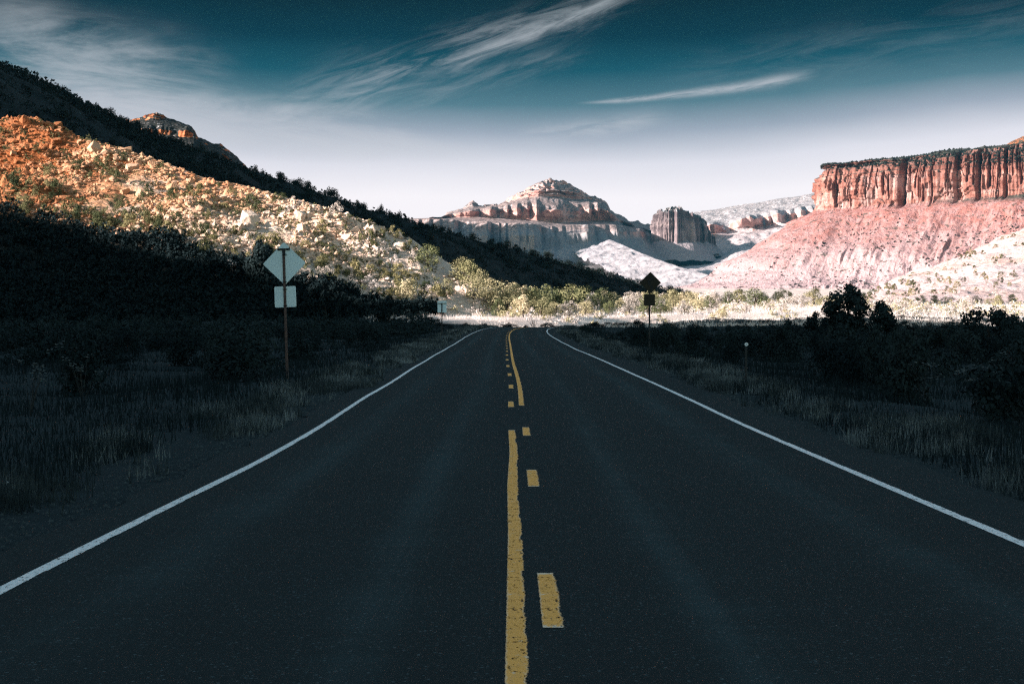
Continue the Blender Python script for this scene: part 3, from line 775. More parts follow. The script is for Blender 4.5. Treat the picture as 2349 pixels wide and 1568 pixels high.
    cr = np.interp(UU, mu, mh) - 0.5 * np.clip(UU - mu[-1] - 60, 0, 400) - 0.8 * np.clip(mu[0] - UU, 0, 400) + 22 * fbm(UU / 24, UU * 0 + 1.5, 3, 171)
    H = cr * np.exp(-(QQ / 230) ** 2) - 2
    Q = QQ + QM
    tag(link('shading_hill', grid_mesh('far_shading_hill', -SH[1] * UU - SH[0] * Q, SH[0] * UU - SH[1] * Q, H, M['scree'], True)), kind='structure')
    col_mesh('mountain', Xs, lv, [40, 46, 12, 16, 44, 60, 12], mat, disp)
mountain()

def spur_fan(name, pts, left_w, right_w, sl, sr, mat, seed):
    """a scree spur: crest line with a face on either side"""
    c = np.array([P(*p) for p in pts])
    t = np.concatenate([[0], np.cumsum(np.linalg.norm(np.diff(c[:, :2], axis=0), axis=1))])
    T = np.linspace(0, t[-1], 200); d = np.concatenate([np.linspace(-left_w, 0, 60), np.linspace(0, right_w, 60)[1:]])
    cx = smooth_tab(T, np.stack([t, c[:, 0]], 1), 40); cy = smooth_tab(T, np.stack([t, c[:, 1]], 1), 40); ch = smooth_tab(T, np.stack([t, c[:, 2]], 1), 40)
    TT, D = np.meshgrid(T, d, indexing='ij')
    x = cx[:, None] + D; y = cy[:, None] + 0 * D
    h = ch[:, None] - np.where(D < 0, -D * sl, D * sr) + (fbm(TT / 60, D / 22, 4, seed) * 7 + 2 * ridged(TT / 25 + D / 30, D / 60, 3, seed + 1)) * np.clip(np.abs(D) / 12 + .15, 0, 1)
    tag(link(name, grid_mesh(name, x, y, h, mat, True, flip=True)), kind='structure')
spur_fan('slope', [(1398, 549, 5700), (1415, 556, 5500), (1500, 592, 4950), (1560, 612, 4600), (1640, 634, 4200), (1720, 655, 3800)], 85, 430, 0.36, 0.62, M['scree'], 121)

def butte(name, Xc, z, rx, ry, top, base, rimfun, seed, mat, cone=110, coneslope=0.62):
    c = P(Xc, 0, z)
    n = 420; a = np.linspace(0, 2 * math.pi, n)
    hb = CAM_H + (Y0 - base) / F * z; ht = CAM_H + (Y0 - top) / F * z
    prof = [(0.05, ht, 1), (0.5, ht - 2, 8), (0.86, ht - 10, 10), (0.95, ht - 14, 6), (0.97, ht - 26, 8), (1.0, ht - 28, 4), (1.04, hb, 40)]
    rr, hh = [], []
    for (r0, h0, _), (r1, h1, k) in zip(prof[:-1], prof[1:]):
        f = np.linspace(0, 1, k, endpoint=False); rr += list(r0 + (r1 - r0) * f); hh += list(h0 + (h1 - h0) * f)
    m = len(rr); rr += [1.04] * 22; hh += list(np.linspace(hb, hb - cone * coneslope, 22))
    add = np.array([0.0] * m + list(np.linspace(0, cone, 22)))
    rr = np.array(rr); hh = np.array(hh)
    A, R = np.meshgrid(a, rr, indexing='ij'); H = np.broadcast_to(hh, A.shape).copy()
    cl = np.clip((R - 0.8) / .15, 0, 1) * np.clip((H - hb + 6) / 8, 0, 1)
    arc = A * rx
    rad = R + cl * (0.34 * saw(-arc, rx * .42, seed, .78) + 0.12 * saw(-arc, rx * .15, seed + 1, .72) + 0.10 * fbm(arc / 16, H / 26, 4, seed + 2) - 0.25)
    ca, sa = np.cos(A), np.sin(A)
    drop = rimfun(ca)                                   # fraction of the wall's height lost round the plan
    H = np.where(H > hb, hb + (H - hb) * (1 - drop), H)
    H += np.clip((H - hb) / 30, 0, 1) * 7 * np.round(1.5 * fbm(arc / 14, R * 4, 3, seed + 8))
    H += cl * 2 * fbm(arc / 8, R * 9, 3, seed + 3) + np.clip(1 - R, 0, .3) * 9 * fbm(arc / 10, R * 8, 3, seed + 4)
    x = c[0] + ca * (rad * rx + add[None, :]); y = c[1] + sa * (rad * ry + add[None, :])
    H[:, m:] += 4 * fbm(x[:, m:] / 25, y[:, m:] / 25, 3, seed + 6)
    tag(link(name, grid_mesh(name, x, y, H, mat, True, flip=True)), kind='structure')
M['butte'] = cliff_mat('butte_rock', [(0.075, 0.058, 0.062), (0.14, 0.108, 0.112), (0.21, 0.165, 0.165), (0.40, 0.32, 0.315)], (0.24, 0.20, 0.20), (0.24, 0.205, 0.215), (0.30, 0.275, 0.285), 216, 300, 60, 0.3, 0.05, 0.06, gsc=0.012)
butte('butte', 1551, 6150, 60, 75, 478, 556, lambda ca: 0.05 * np.clip(-ca, 0, 1) + 0.16 * np.clip(ca, 0, 1) ** 2, 141, M['butte'], 45, 1.1)
butte('butte', 1607, 6200, 20, 45, 503, 556, lambda ca: 0.12 * np.clip(ca, 0, 1), 151, M['butte'], 30, 1.1)
butte('butte', 1627, 6220, 15, 32, 528, 560, lambda ca: 0.3 * np.clip(ca, 0, 1), 161, M['butte'], 30, 1.1)

# --- pale plateau behind the butte
def plateau():
    Xs = np.linspace(1540, 1960, 300)
    top = tabY([(1540, 497), (1600, 486), (1650, 479), (1700, 469), (1740, 464), (1790, 455), (1830, 449), (1870, 442), (1960, 430)], 8)
    Z = lambda X: 7300 - 0.6 * (np.asarray(X) - 1540)
    lv = [(const(660), lambda X: Z(X) - 1900), (lambda X: top(X) + 96, lambda X: Z(X) - 900), (lambda X: top(X) + 58, lambda X: Z(X) - 560), (lambda X: top(X) + 30, lambda X: Z(X) - 500), (lambda X: top(X) + 14, lambda X: Z(X) - 260), (top, Z), (lambda X: top(X) + 40, lambda X: Z(X) + 500)]
    def disp(x, z, h, t, X):
        cl = np.clip(1 - np.abs(t - 2.6) / .8, 0, 1)
        dz = -cl * (170 * saw(x, 95, 81, .6) + 60 * saw(x, 30, 82, .6)) + 120 * fbm(x / 120, h / 90, 4, 83) * np.clip(1.6 - np.abs(t - 1.5), 0, 1)
        dh = 7 * fbm(x / 40, z / 90, 4, 84) * np.clip((5 - np.abs(t - 1)) / 2, 0.15, 1)
        return dz, dh
    mat = cliff_mat('plateau_rock', PINK, (0.30, 0.275, 0.285), (0.36, 0.30, 0.30), (0.44, 0.395, 0.405), 260, 400, 80, 0.2, 0.03, 0.05, cap2=(0.19, 0.18, 0.185), shrub=0.05, gsc=0.008)
    col_mesh('plateau', Xs, lv, [26, 30, 30, 24, 24, 10], mat, disp)
plateau()

# --- red butte that looks over the wooded ridge on the left
def left_butte():
    Xs = np.linspace(255, 575, 300)
    S = tabY([(255, 292), (285, 278), (300, 276), (318, 273), (330, 268), (345, 261), (360, 260), (372, 265), (390, 273), (410, 279), (428, 288), (440, 292), (446, 300), (455, 318), (472, 322), (490, 332), (505, 330), (520, 341), (540, 358), (575, 392)], 2.5)
    b1 = lambda X: np.maximum(S(X) + 3, tabY([(255, 300), (320, 288), (370, 288), (430, 291), (447, 302), (470, 326), (575, 396)], 4)(X))
    b0 = lambda X: np.maximum(b1(X) + 3, tabY([(255, 318), (320, 310), (370, 309), (445, 316), (470, 330), (500, 345), (575, 402)], 4)(X))
    lv = [(lambda X: b0(X) + 70, const(1400)), (b0, const(1490)), (b1, const(1500)), (S, const(1560)), (lambda X: S(X) + 30, const(1640))]
    def disp(x, z, h, t, X):
        cl = np.clip(1 - np.abs(t - 1.5) / .6, 0, 1)
        dz = -cl * (14 * saw(x, 13, 91, .5) + 4 * saw(x, 4, 92, .5)) + np.clip(t - 2, 0, 1) * (6 * fbm(x / 6, h / 3, 3, 93) - 9 * saw(h, 3.4, 94, .5))
        return dz, 0.8 * fbm(x / 3, z / 6, 3, 95)
    k = NT('red_butte_rock'); p = k.pos(); nz = k.sep(k.nor())[2]
    f = k.noise(k.vscale(p, (.05, .05, .5)), 1.0, 5, .6)
    c = k.ramp(f, [(0.35, (0.16, 0.05, 0.025)), (0.55, (0.34, 0.13, 0.06)), (0.7, (0.42, 0.2, 0.11))])
    fl = k.step(nz, 0.30, 0.5)
    c2 = k.ramp(k.noise(p, 0.35, 4, .6), [(0.50, (0.012, 0.016, 0.015)), (0.62, (0.05, 0.04, 0.035)), (0.69, (0.45, 0.46, 0.48))])
    mat = k.out(k.mix(fl, c, c2), 0.95, 0.1, normal=k.bump(k.noise(p, .8, 6, .7), .7, 1.0))
    col_mesh('butte', Xs, lv, [20, 40, 50, 8], mat, disp)
left_butte()

# ------------------------------------------------------------------ plants and rocks: shapes
def quads(cen, size, rng, up=0.0, aspect=0.55, out=None):
    """one leaf-sized diamond at each centre, turned at random"""
    n = len(cen)
    r = rng.normal(size=(n, 3)); r[:, 2] += up
    if out is not None: r = r * 0.55 + out * 1.5          # leaves mostly face out of their clump
    r /= np.linalg.norm(r, axis=1)[:, None]
    a = np.cross(r, rng.normal(size=(n, 3))); a /= np.linalg.norm(a, axis=1)[:, None]
    b = np.cross(a, r); b /= np.linalg.norm(b, axis=1)[:, None]
    s = np.asarray(size).reshape(-1, 1) * np.ones((n, 1))
    v = np.stack([cen - a * s, cen + b * s * aspect, cen + a * s, cen - b * s * aspect], 1).reshape(-1, 3)
    return v, np.arange(4 * n).reshape(n, 4)

def crown_pts(rng, prof, nclump, nleaf, cr=(0.13, 0.24), squash=0.9, fill=0.35, lean=0.0):
    """leaf positions in clumps spread through the envelope prof: list of (height, radius)"""
    prof = np.array(prof, float)
    hz = rng.uniform(prof[0, 0], prof[-1, 0], nclump * 4)
    rad = np.interp(hz, prof[:, 0], prof[:, 1])
    keep = rng.uniform(0, prof[:, 1].max(), nclump * 4) < rad + 0.06
    hz, rad = hz[keep][:nclump], rad[keep][:nclump]
    ang = rng.uniform(0, 2 * np.pi, len(hz)); rr = rad * np.sqrt(rng.uniform(fill, 1.0, len(hz))) * rng.uniform(.7, 1.12, len(hz))
    c = np.stack([np.cos(ang) * rr + lean * hz, np.sin(ang) * rr, hz], 1)
    R = rng.uniform(cr[0], cr[1], len(hz)) * (0.75 + 0.5 * rad / rad.max())
    k = rng.integers(0, len(hz), nleaf)
    d = rng.normal(size=(nleaf, 3)); d /= np.linalg.norm(d, axis=1)[:, None]
    dirs = d.copy(); d *= (rng.uniform(0.25, 1.0, nleaf) ** 0.45)[:, None]
    d[:, 2] *= squash
    return c[k] + d * R[k][:, None], c, dirs

P_ROUND = [(0.10, .22), (0.25, .42), (0.5, .46), (0.75, .36), (0.95, .14)]
P_CONE = [(0.06, .30), (0.2, .40), (0.45, .34), (0.7, .22), (0.9, .10), (0.98, .03)]
P_WIDE = [(0.12, .35), (0.35, .62), (0.6, .60), (0.85, .38), (0.95, .12)]
P_DOME = [(0.02, .50), (0.3, .62), (0.6, .52), (0.85, .28), (0.95, .10)]
P_RAG = [(0.05, .38), (0.25, .42), (0.45, .28), (0.62, .30), (0.8, .22), (0.97, .12)]

def foliage_mesh(name, seed, prof, nclump, nleaf, leaf, mat, **kw):
    rng = np.random.default_rng(seed)
    p, c, R = crown_pts(rng, prof, nclump, nleaf, **kw)
    v, f = quads(p, rng.uniform(leaf * .6, leaf * 1.3, len(p)), rng, up=0.5, out=R)
    return mesh_np(name, v, f, mat), c

def trunk_mesh(name, seed, clumps, mat, r=0.035, h=0.62):
    rng = random.Random(seed); bm = bmesh.new()
    pts = [Vector((0, 0, -0.06)), Vector((rng.uniform(-.02, .02), rng.uniform(-.02, .02), h * .35)), Vector((rng.uniform(-.05, .05), rng.uniform(-.05, .05), h * .7)), Vector((rng.uniform(-.06, .06), rng.uniform(-.06, .06), h))]
    bm_tube(bm, pts, [r * 1.25, r, r * .7, r * .3], 7)
    for q in range(min(7, len(clumps))):
        c = Vector(clumps[rng.randrange(len(clumps))]); k = rng.uniform(.2, .75)
        s = pts[0].lerp(pts[3], k); mid = s.lerp(c, .5) + Vector((0, 0, .03))
        bm_tube(bm, [s, mid, c], [r * .5, r * .32, r * .1], 5)
    return bm_mesh(name, bm, mat, True)

def rock_mesh(name, seed, mat, sub=3, planes=13, flat=1.0):
    rng = np.random.default_rng(seed); bm = bmesh.new()
    bmesh.ops.create_icosphere(bm, subdivisions=sub, radius=1.0)
    i_ = np.arange(planes) + .5; ph = np.arccos(1 - 2 * i_ / planes); th = np.pi * (1 + 5 ** .5) * i_
    nrm = np.stack([np.cos(th) * np.sin(ph), np.sin(th) * np.sin(ph), np.cos(ph)], 1) + rng.normal(0, .33, (planes, 3)); nrm /= np.linalg.norm(nrm, axis=1)[:, None]; cc = rng.uniform(.58, .92, planes)
    sc = np.array([rng.uniform(.75, 1.2), rng.uniform(.75, 1.2), rng.uniform(.55, .95) * flat])
    for v in bm.verts:
        d = np.array(v.co); q = nrm @ d
        r = min(1.5, (cc[q > .05] / q[q > .05]).min()) if (q > .05).any() else 1.0
        r *= 1 + 0.03 * float(vnoise(np.array([d[0] * 5]), np.array([d[1] * 5 + d[2] * 3]), seed)[0])
        v.co = Vector(d * r * sc)
    return bm_mesh(name, bm, mat)

# ------------------------------------------------------------------ copying and labels
class Namer: pass
def copy_tree(o, parent=None):
    c = o.copy(); COL.objects.link(c)
    if parent is not None: c.parent = parent
    for ch in list(o.children): copy_tree(ch, c)
    return c

def make_tree(kind, seed, prof, nclump, nleaf, leaf, leafmat, barkmat, **kw):
    cm, c = foliage_mesh('crown', seed, prof, nclump, nleaf, leaf, leafmat, **kw)
    tm = trunk_mesh('trunk', seed + 1, c, barkmat)
    return kind, cm, tm
def plant_tree(proto, x, y, z, h, wf, rot, label, cat, group):
    kind, cm, tm = proto
    r = bpy.data.objects.new(kind, None); COL.objects.link(r); r.empty_display_size = .3
    r.location = (x, y, z); r.scale = (h * wf, h * wf, h); r.rotation_euler = (0, 0, rot)
    link('trunk', tm, r); link('crown', cm, r)
    return tag(r, label, cat, group)
def plant_one(kind, me, x, y, z, sx, sz, rot, label, cat, group, tilt=None):
    o = link(kind, me); o.location = (x, y, z); o.scale = (sx, sx, sz)
    o.rotation_euler = (tilt[0], tilt[1], rot) if tilt else (0, 0, rot)
    return tag(o, label, cat, group)

ORD = ['first', 'second', 'third', 'fourth', 'fifth', 'sixth', 'seventh', 'eighth', 'ninth', 'tenth', 'eleventh', 'twelfth', 'thirteenth', 'fourteenth', 'fifteenth', 'sixteenth', 'seventeenth', 'eighteenth', 'nineteenth', 'twentieth']
def finish_labels(items):
    """items: (object, picture bearing, text). Like ones in one place are told apart by their order from the left; crowds share a label."""
    d = {}
    for o, X, t in items: d.setdefault(t, []).append((X, o))
    for t, L in d.items():
        L.sort(key=lambda a: a[0])
        for i, (X, o) in enumerate(L):
            if len(L) == 1: o['label'] = t
            elif len(L) <= 20: o['label'] = t + ', ' + ORD[i] + ' from left'
            else: o['label'] = t

# ------------------------------------------------------------------ sunlit trees on the valley floor
rng = np.random.default_rng(21)
TP = {}
TP['olive'] = [make_tree('juniper_tree', 100 + i, [P_ROUND, P_CONE, P_WIDE, P_ROUND][i], 26, 1500, 0.036, M['juniper'], M['bark']) for i in range(4)]
TP['grey'] = [make_tree('sagebrush', 120 + i, [P_DOME, P_WIDE][i], 22, 1300, 0.036, M['sage'], M['bark']) for i in range(2)]
TP['green'] = [make_tree('pinyon_tree', 140 + i, [P_CONE, P_ROUND][i], 24, 1400, 0.036, M['green'], M['bark']) for i in range(2)]
def where_valley(X):
    if X < 985: return 'left of the small plate sign'
    if X < 1045: return 'just behind the small plate sign'
    if X < 1165: return 'beyond left side of road'
    if X < 1290: return 'straight beyond road end'
    if X < 1440: return 'between road end and curve sign'
    if X < 1545: return 'close behind curve sign'
    if X < 1700: return 'right of the curve sign'
    if X < 1870: return 'before foot of red mesa'
    if X < 2060: return 'behind the tall black juniper'
    return 'below the pale slope'
items = []
def valley_tree(X, z, h, kind, wf=1.0):
    x = (X - X0) / F * z; g = float(surface_h(np.array([x]), np.array([float(z)]))[0])
    pr = TP[kind][rng.integers(len(TP[kind]))]
    nm = {'olive': 'juniper tree', 'grey': 'leafless sagebrush', 'green': 'pinyon'}[kind]
    col = {'olive': 'olive', 'grey': 'pale', 'green': 'dark green'}[kind]
    row = 'front row' if z < (357 if X < 1330 else 404) else 'back row'
    siz = 'tall' if h > 3.9 else ('small' if h < 2.7 else 'bushy')
    o = plant_tree(pr, x, z, g, h, wf * rng.uniform(.9, 1.15), rng.uniform(0, 6.28), 'x', nm.split()[-1] if kind == 'grey' else 'tree', {'olive': 'sunlit junipers on the valley floor', 'grey': 'sunlit grey sagebrush on the valley floor', 'green': 'sunlit pinyons on the valley floor'}[kind])
    items.append((o, X, f'{siz} {col} {nm} in {row} {where_valley(X)}'))
fixed = [(935, 352, 3.3, 'olive', 1.15), (1018, 356, 3.0, 'olive', 1.2), (982, 372, 3.4, 'green', 1.1), (1097, 368, 3.4, 'olive', .8), (1140, 362, 4.0, 'olive', 1.15), (1062, 372, 3.6, 'olive', 1.1),
         (1205, 366, 4.1, 'olive', 1.1), (1262, 372, 4.0, 'green', 1.15), (1232, 380, 3.0, 'grey', 1.1), (1325, 385, 4.0, 'green', 1.1), (1383, 400, 3.6, 'green', 1.0), (1298, 372, 2.6, 'olive', .9), (1357, 388, 3.0, 'grey', 1.1)]
for a in fixed: valley_tree(*a)
def kinds(): return ['olive', 'olive', 'olive', 'green', 'grey'][rng.integers(5)]
for X in np.arange(1075, 1660, 17):
    valley_tree(X + rng.uniform(-12, 12), rng.uniform(358, 380) if X < 1235 else (rng.uniform(366, 394) if X < 1330 else rng.uniform(410, 500)), rng.uniform(3.3, 4.4) * (1 if X < 1360 else .78), kinds())
for X in np.arange(1150, 1650, 26):
    valley_tree(X + rng.uniform(-14, 14), rng.uniform(338, 356) if X < 1330 else rng.uniform(350, 400), rng.uniform(2.0, 3.2), kinds())
for X in np.arange(1650, 2330, 26):
    valley_tree(X + rng.uniform(-14, 14), rng.uniform(430, 640), rng.uniform(1.6, 2.8) * (1.35 if X < 1900 else 1), kinds(), 1.25)
for X in np.arange(1450, 2330, 45):
    valley_tree(X + rng.uniform(-20, 20), rng.uniform(345, 400), rng.uniform(1.5, 2.5), 'grey' if rng.random() < .6 else 'olive')
finish_labels(items)
LIT_SCRUB = True

# ------------------------------------------------------------------ the talus slope: boulders and shrubs
RP = [rock_mesh('boulder', 200 + i, M['rock'], 4, 9 + i % 4) for i in range(9)]
items = []
def slope_place(X, Y):
    p = spur_point(X, Y); return p[0], p[1], float(spur_h(p[0], p[1]))
def zone(X, Y):
    r = (Y - np.interp(X, [a[0] for a in YC_TAB], [a[1] for a in YC_TAB]))
    hi = 'near the crest' if r < 55 else ('in mid-slope' if r < 120 else 'low down')
    xs = 'at the left edge' if X < 110 else ('in the orange scree' if X < 330 else ('left of the diamond sign' if X < 590 else ('above the diamond sign' if X < 705 else ('between both sign backs' if X < 930 else 'by the end of the spur'))))
    return hi + ' ' + xs
def boulder(X, Y, s, label=None, proto=None, squash=1.0, rot=None):
    x, y, h = slope_place(X, Y)
    me = RP[proto if proto is not None else rng.integers(len(RP))]
    o = plant_one('boulder', me, x, y, h + s * .18 * squash, s, s * squash, rng.uniform(0, 6.28) if rot is None else rot, 'x', 'boulder', 'boulders on the sunlit talus slope', (rng.uniform(-.5, .5), rng.uniform(-.5, .5)) if label is None else (0, 0))
    if label: o['label'] = label
    else:
        siz = 'large' if s > 1.15 else ('mid-sized' if s > .72 else 'small')
        lit = 'shaded' if bool(in_shade(x, y, h + s * .5)) else 'sunlit'
        items.append((o, X, f'{siz} {lit} boulder {zone(X, Y)}'))
boulder(572, 548, 1.45, 'tall split boulder with a black shadow on its right, above the diamond sign', 3, 1.5, .6)
boulder(548, 556, 1.0, 'pale block leaning on the left of the tall split boulder', 5, 1.1, 2.0)
boulder(612, 494, .95, 'smooth pale rounded boulder up the slope behind the diamond sign', 1, .8, .3)
boulder(797, 497, .95, 'white boulder standing near the crest between the two sign backs', 2, 1.1, 1.)
boulder(158, 390, 1.1, 'flat cream boulder in the orange scree', 4, .5, .3)
boulder(16, 436, 1.5, 'tall pale slab at the left edge of the sunlit slope', 6, 1.6, .2)
boulder(130, 350, 1.4, 'large cream boulder high in the orange scree', 7, .9, 1.4)
boulder(95, 330, 1.7, 'big dark red block below the left crest', 8, 1.0, .4)
boulder(58, 318, 1.2, 'dark red rock half in shade by the left crest', 0, 1.0, 1.2)
for X, Y, s_, k_ in [(215, 372, 1.4, 1), (300, 395, 1.2, 4), (395, 430, 1.3, 6), (470, 470, 1.1, 2), (285, 440, 1.2, 7), (690, 520, 1.2, 5), (740, 560, 1.1, 0), (845, 560, 1.2, 3), (915, 585, 1.2, 8), (350, 385, 1.2, 8)]:
    boulder(X, Y, s_, None, k_, rng.uniform(.8, 1.3))
n = 0
while n < 235:
    X = rng.uniform(-5, 1075); yc = np.interp(X, [a[0] for a in YC_TAB], [a[1] for a in YC_TAB]); ye = np.interp(X, [a[0] for a in shade_edge], [a[1] for a in shade_edge])
    t = rng.random() ** 1.25
    Y = yc + 4 + t * max(ye + 14 - yc, 20)
    if Y > 735: continue
    s = 0.38 + 0.62 * rng.random() ** 2.2 + (0.22 if t < .35 and X < 520 else 0)
    boulder(X, Y, s, None, None, rng.uniform(.7, 1.1)); n += 1
finish_labels(items)

def rubble():
    """loose stones too many to count: one mesh"""
    rg = np.random.default_rng(5); vs, fs = [], []; base = []
    for i in range(6):
        me = rock_mesh('r', 300 + i, None, 1, 8); v = np.array([q.co[:] for q in me.vertices]); f = np.array([q.vertices[:] for q in me.polygons]); base.append((v, f)); bpy.data.meshes.remove(me)
    N = 26000; k = 0; cnt = 0
    Xs = rg.uniform(-120, 1150, N); t = rg.random(N) ** .9
    yc = smooth_tab(Xs, YC_TAB, 14); ye = np.interp(Xs, [a[0] for a in shade_edge], [a[1] for a in shade_edge])
    Y = yc + 1 + t * np.maximum(ye + 40 - yc, 25)
    a = (Y0 - Y) / F; z0 = spur_z0(Xs); z = (K_SP * z0 - 0.61) / (K_SP - a); x = (Xs - X0) / F * z
    dens = fbm(x / 13, z / 16, 3, 17)
    keep = (dens > -0.30 + .34 * rg.random(N) - .5 * np.clip((260 - Xs) / 200, 0, 1)) & (z > 300)
    x, z, Xs, Y = x[keep], z[keep], Xs[keep], Y[keep]
    h = spur_h(x, z)
    s = (.12 + .50 * rg.random(len(x)) ** 2.6) * (1 + .5 * np.clip(dens[keep], 0, 1))
    for i in range(len(x)):
        v, f = base[i % 6]
        an = rg.uniform(0, 6.28); ca, sa = math.cos(an), math.sin(an)
        w = v * s[i] * np.array([1, rg.uniform(.7, 1.2), rg.uniform(.6, 1.0)])
        w = np.stack([w[:, 0] * ca - w[:, 1] * sa + x[i], w[:, 0] * sa + w[:, 1] * ca + z[i], w[:, 2] + h[i] + s[i] * .2], 1)
        vs.append(w); fs.append(f + cnt); cnt += len(v)
    tag(link('rubble', mesh_np('rubble', np.concatenate(vs), np.concatenate(fs), M['rock'])), 'loose orange and cream stones strewn over the sunlit talus slope', 'rubble', kind='stuff')
rubble()

SHP = {'olive': [foliage_mesh('shrub', 400 + i, P_DOME, 15, 620, 0.055, M['slope_olive'])[0] for i in range(3)],
       'dark': [foliage_mesh('shrub', 410 + i, P_DOME, 15, 620, 0.055, M['slope_dark'])[0] for i in range(3)],
       'grey': [foliage_mesh('shrub', 420 + i, P_DOME, 13, 520, 0.055, M['sage'])[0] for i in range(3)],
       'shade': [foliage_mesh('shrub', 430 + i, P_DOME, 15, 620, 0.055, M['slope_brush'])[0] for i in range(3)]}
items = []
def slope_shrub(X, Y, w, tone):
    x, y, h = slope_place(X, Y)
    me = SHP[tone][rng.integers(3)]
    o = plant_one('shrub', me, x, y, h - .05, w / 1.2, w / 1.2 * rng.uniform(.75, 1.25), rng.uniform(0, 6.28), 'x', 'shrub', 'shrubs scattered over the talus slope')
    word = {'olive': 'olive', 'dark': 'dark green', 'grey': 'pale', 'shade': 'dusky'}[tone]
    lit = 'shaded' if bool(in_shade(x, y, h + w * .3)) else 'sunlit'
    siz = 'broad' if w > 2.1 else ('small' if w < 1.3 else 'rounded')
    items.append((o, X, f'{siz} {lit} {word} shrub {zone(X, Y)}'))
for q_ in range(0): pass
big = [(128, 460, 3.0, 'dark'), (155, 495, 2.6, 'olive'), (345, 520, 3.0, 'olive'), (368, 545, 2.6, 'olive'), (310, 505, 2.2, 'dark'), (395, 452, 2.4, 'dark'), (440, 448, 2.8, 'olive'), (462, 460, 2.4, 'olive'), (575, 478, 2.6, 'dark'), (600, 470, 2.2, 'dark'),
       (245, 405, 2.4, 'dark'), (262, 412, 2.2, 'dark'), (180, 400, 2.2, 'dark'), (225, 395, 1.8, 'dark'), (275, 425, 2.4, 'dark'), (25, 440, 2.6, 'dark'), (330, 470, 2.2, 'dark'), (345, 438, 2.0, 'dark'), (120, 395, 2.0, 'dark'), (160, 375, 1.8, 'dark'),
       (420, 385, 2.2, 'green'), (350, 360, 2.0, 'dark'), (450, 385, 1.8, 'dark'), (475, 400, 1.8, 'dark'), (500, 425, 1.6, 'dark'), (735, 545, 2.4, 'olive'), (650, 500, 2.2, 'dark'), (770, 525, 2.4, 'grey'), (845, 590, 3.2, 'olive'), (880, 600, 2.8, 'grey'), (700, 585, 2.0, 'olive'),
       (905, 560, 1.8, 'olive'), (850, 530, 1.6, 'olive'), (800, 470, 1.4, 'olive'), (945, 590, 2.0, 'olive')]
for X, Y, w, tn in big: slope_shrub(X, Y, w, 'dark' if tn == 'green' else tn)
n = 0
while n < 142:
    X = rng.uniform(-5, 1000); yc = np.interp(X, [a[0] for a in YC_TAB], [a[1] for a in YC_TAB]); ye = np.interp(X, [a[0] for a in shade_edge], [a[1] for a in shade_edge])
    t = rng.random(); Y = yc + 6 + t * (ye - yc)
    if Y > 700: continue
    tone = rng.choice(['dark', 'olive', 'grey'], p=[.72, .28, .0] if X < 480 else [.4, .42, .18])
    slope_shrub(X, Y, rng.uniform(.7, 1.9), tone); n += 1
# thicker brush along the foot of the slope, some of it catching the sun
n = 0
while n < 120:
    X = rng.uniform(0, 1010); ye = np.interp(X, [a[0] for a in shade_edge], [a[1] for a in shade_edge])
    Y = ye + rng.normal(-2, 15) + (np.clip((X - 560) / 400, 0, 1) * rng.uniform(-45, 5))
    if Y > 722 or Y < ye - 70: continue
    slope_shrub(X, Y, rng.uniform(1.2, 2.8), rng.choice(['olive', 'dark', 'grey'], p=[.55, .31, .14] if X > 520 else [.45, .55, .0])); n += 1
finish_labels(items)

def brush_mass(name, pts, size, mat, nleaf, leaf, label, cat, seed):
    """brush that reads as one cover"""
    rg = np.random.default_rng(seed); out_v, out_f, cnt = [], [], 0
    protos = []
    for i in range(5):
        p, c, R = crown_pts(np.random.default_rng(seed + i), P_DOME, 9, nleaf); protos.append(p)
    cs, ss = [], []
    for i in range(len(pts)):
        p = protos[i % 5]; s = size[i]; an = rg.uniform(0, 6.28)
        q = np.stack([p[:, 0] * math.cos(an) - p[:, 1] * math.sin(an), p[:, 0] * math.sin(an) + p[:, 1] * math.cos(an), p[:, 2] * rg.uniform(.7, 1.2)], 1) * s + pts[i]
        cs.append(q); ss.append(np.full(len(p), leaf * s))
    cs = np.concatenate(cs); ss = np.concatenate(ss) * rg.uniform(.6, 1.3, len(cs))
    v, f = quads(cs, ss, rg, up=.4)
    return tag(link(name, mesh_np(name, v, f, mat)), label, cat, kind='stuff')
rg = np.random.default_rng(77); N = 1500
X = rg.uniform(900, 2380, N); z = 338 + 330 * rg.random(N) ** 1.6; x = (X - X0) / F * z; lt, _ = road_dist(x, z); kk = (np.abs(lt) > 9) & (fbm(x / 14, z / 20, 3, 61) > -.15); x, z = x[kk], z[kk]
hf = len(x) // 2
brush_mass('scrub', np.stack([x, z, surface_h(x, z) - .05], 1)[:hf], rg.uniform(.5, 1.5, hf), M['sage'], 90, 0.10, 'pale low scrub between the sunlit valley trees', 'scrub', 78)
brush_mass('scrub', np.stack([x, z, surface_h(x, z) - .05], 1)[hf:], rg.uniform(.5, 1.7, len(x) - hf), M['juniper'], 90, 0.10, 'olive low scrub between the sunlit valley trees', 'scrub', 79)
rg = np.random.default_rng(79); N = 1000
X = rg.uniform(-10, 1000, N); yc = smooth_tab(X, YC_TAB, 14); ye = np.interp(X, [a[0] for a in shade_edge], [a[1] for a in shade_edge]); Y = yc + 8 + rg.random(N) * (ye - yc)
a = (Y0 - Y) / F; z0 = spur_z0(X); z = (K_SP * z0 - 0.61) / (K_SP - a); x = (X - X0) / F * z
brush_mass('scrub', np.stack([x, z, surface_h(x, z) - .05], 1), rg.uniform(.35, 1.15, N), M['slope_dark'], 60, 0.12, 'small dark tufts dotted between the stones of the sunlit slope', 'scrub', 91)
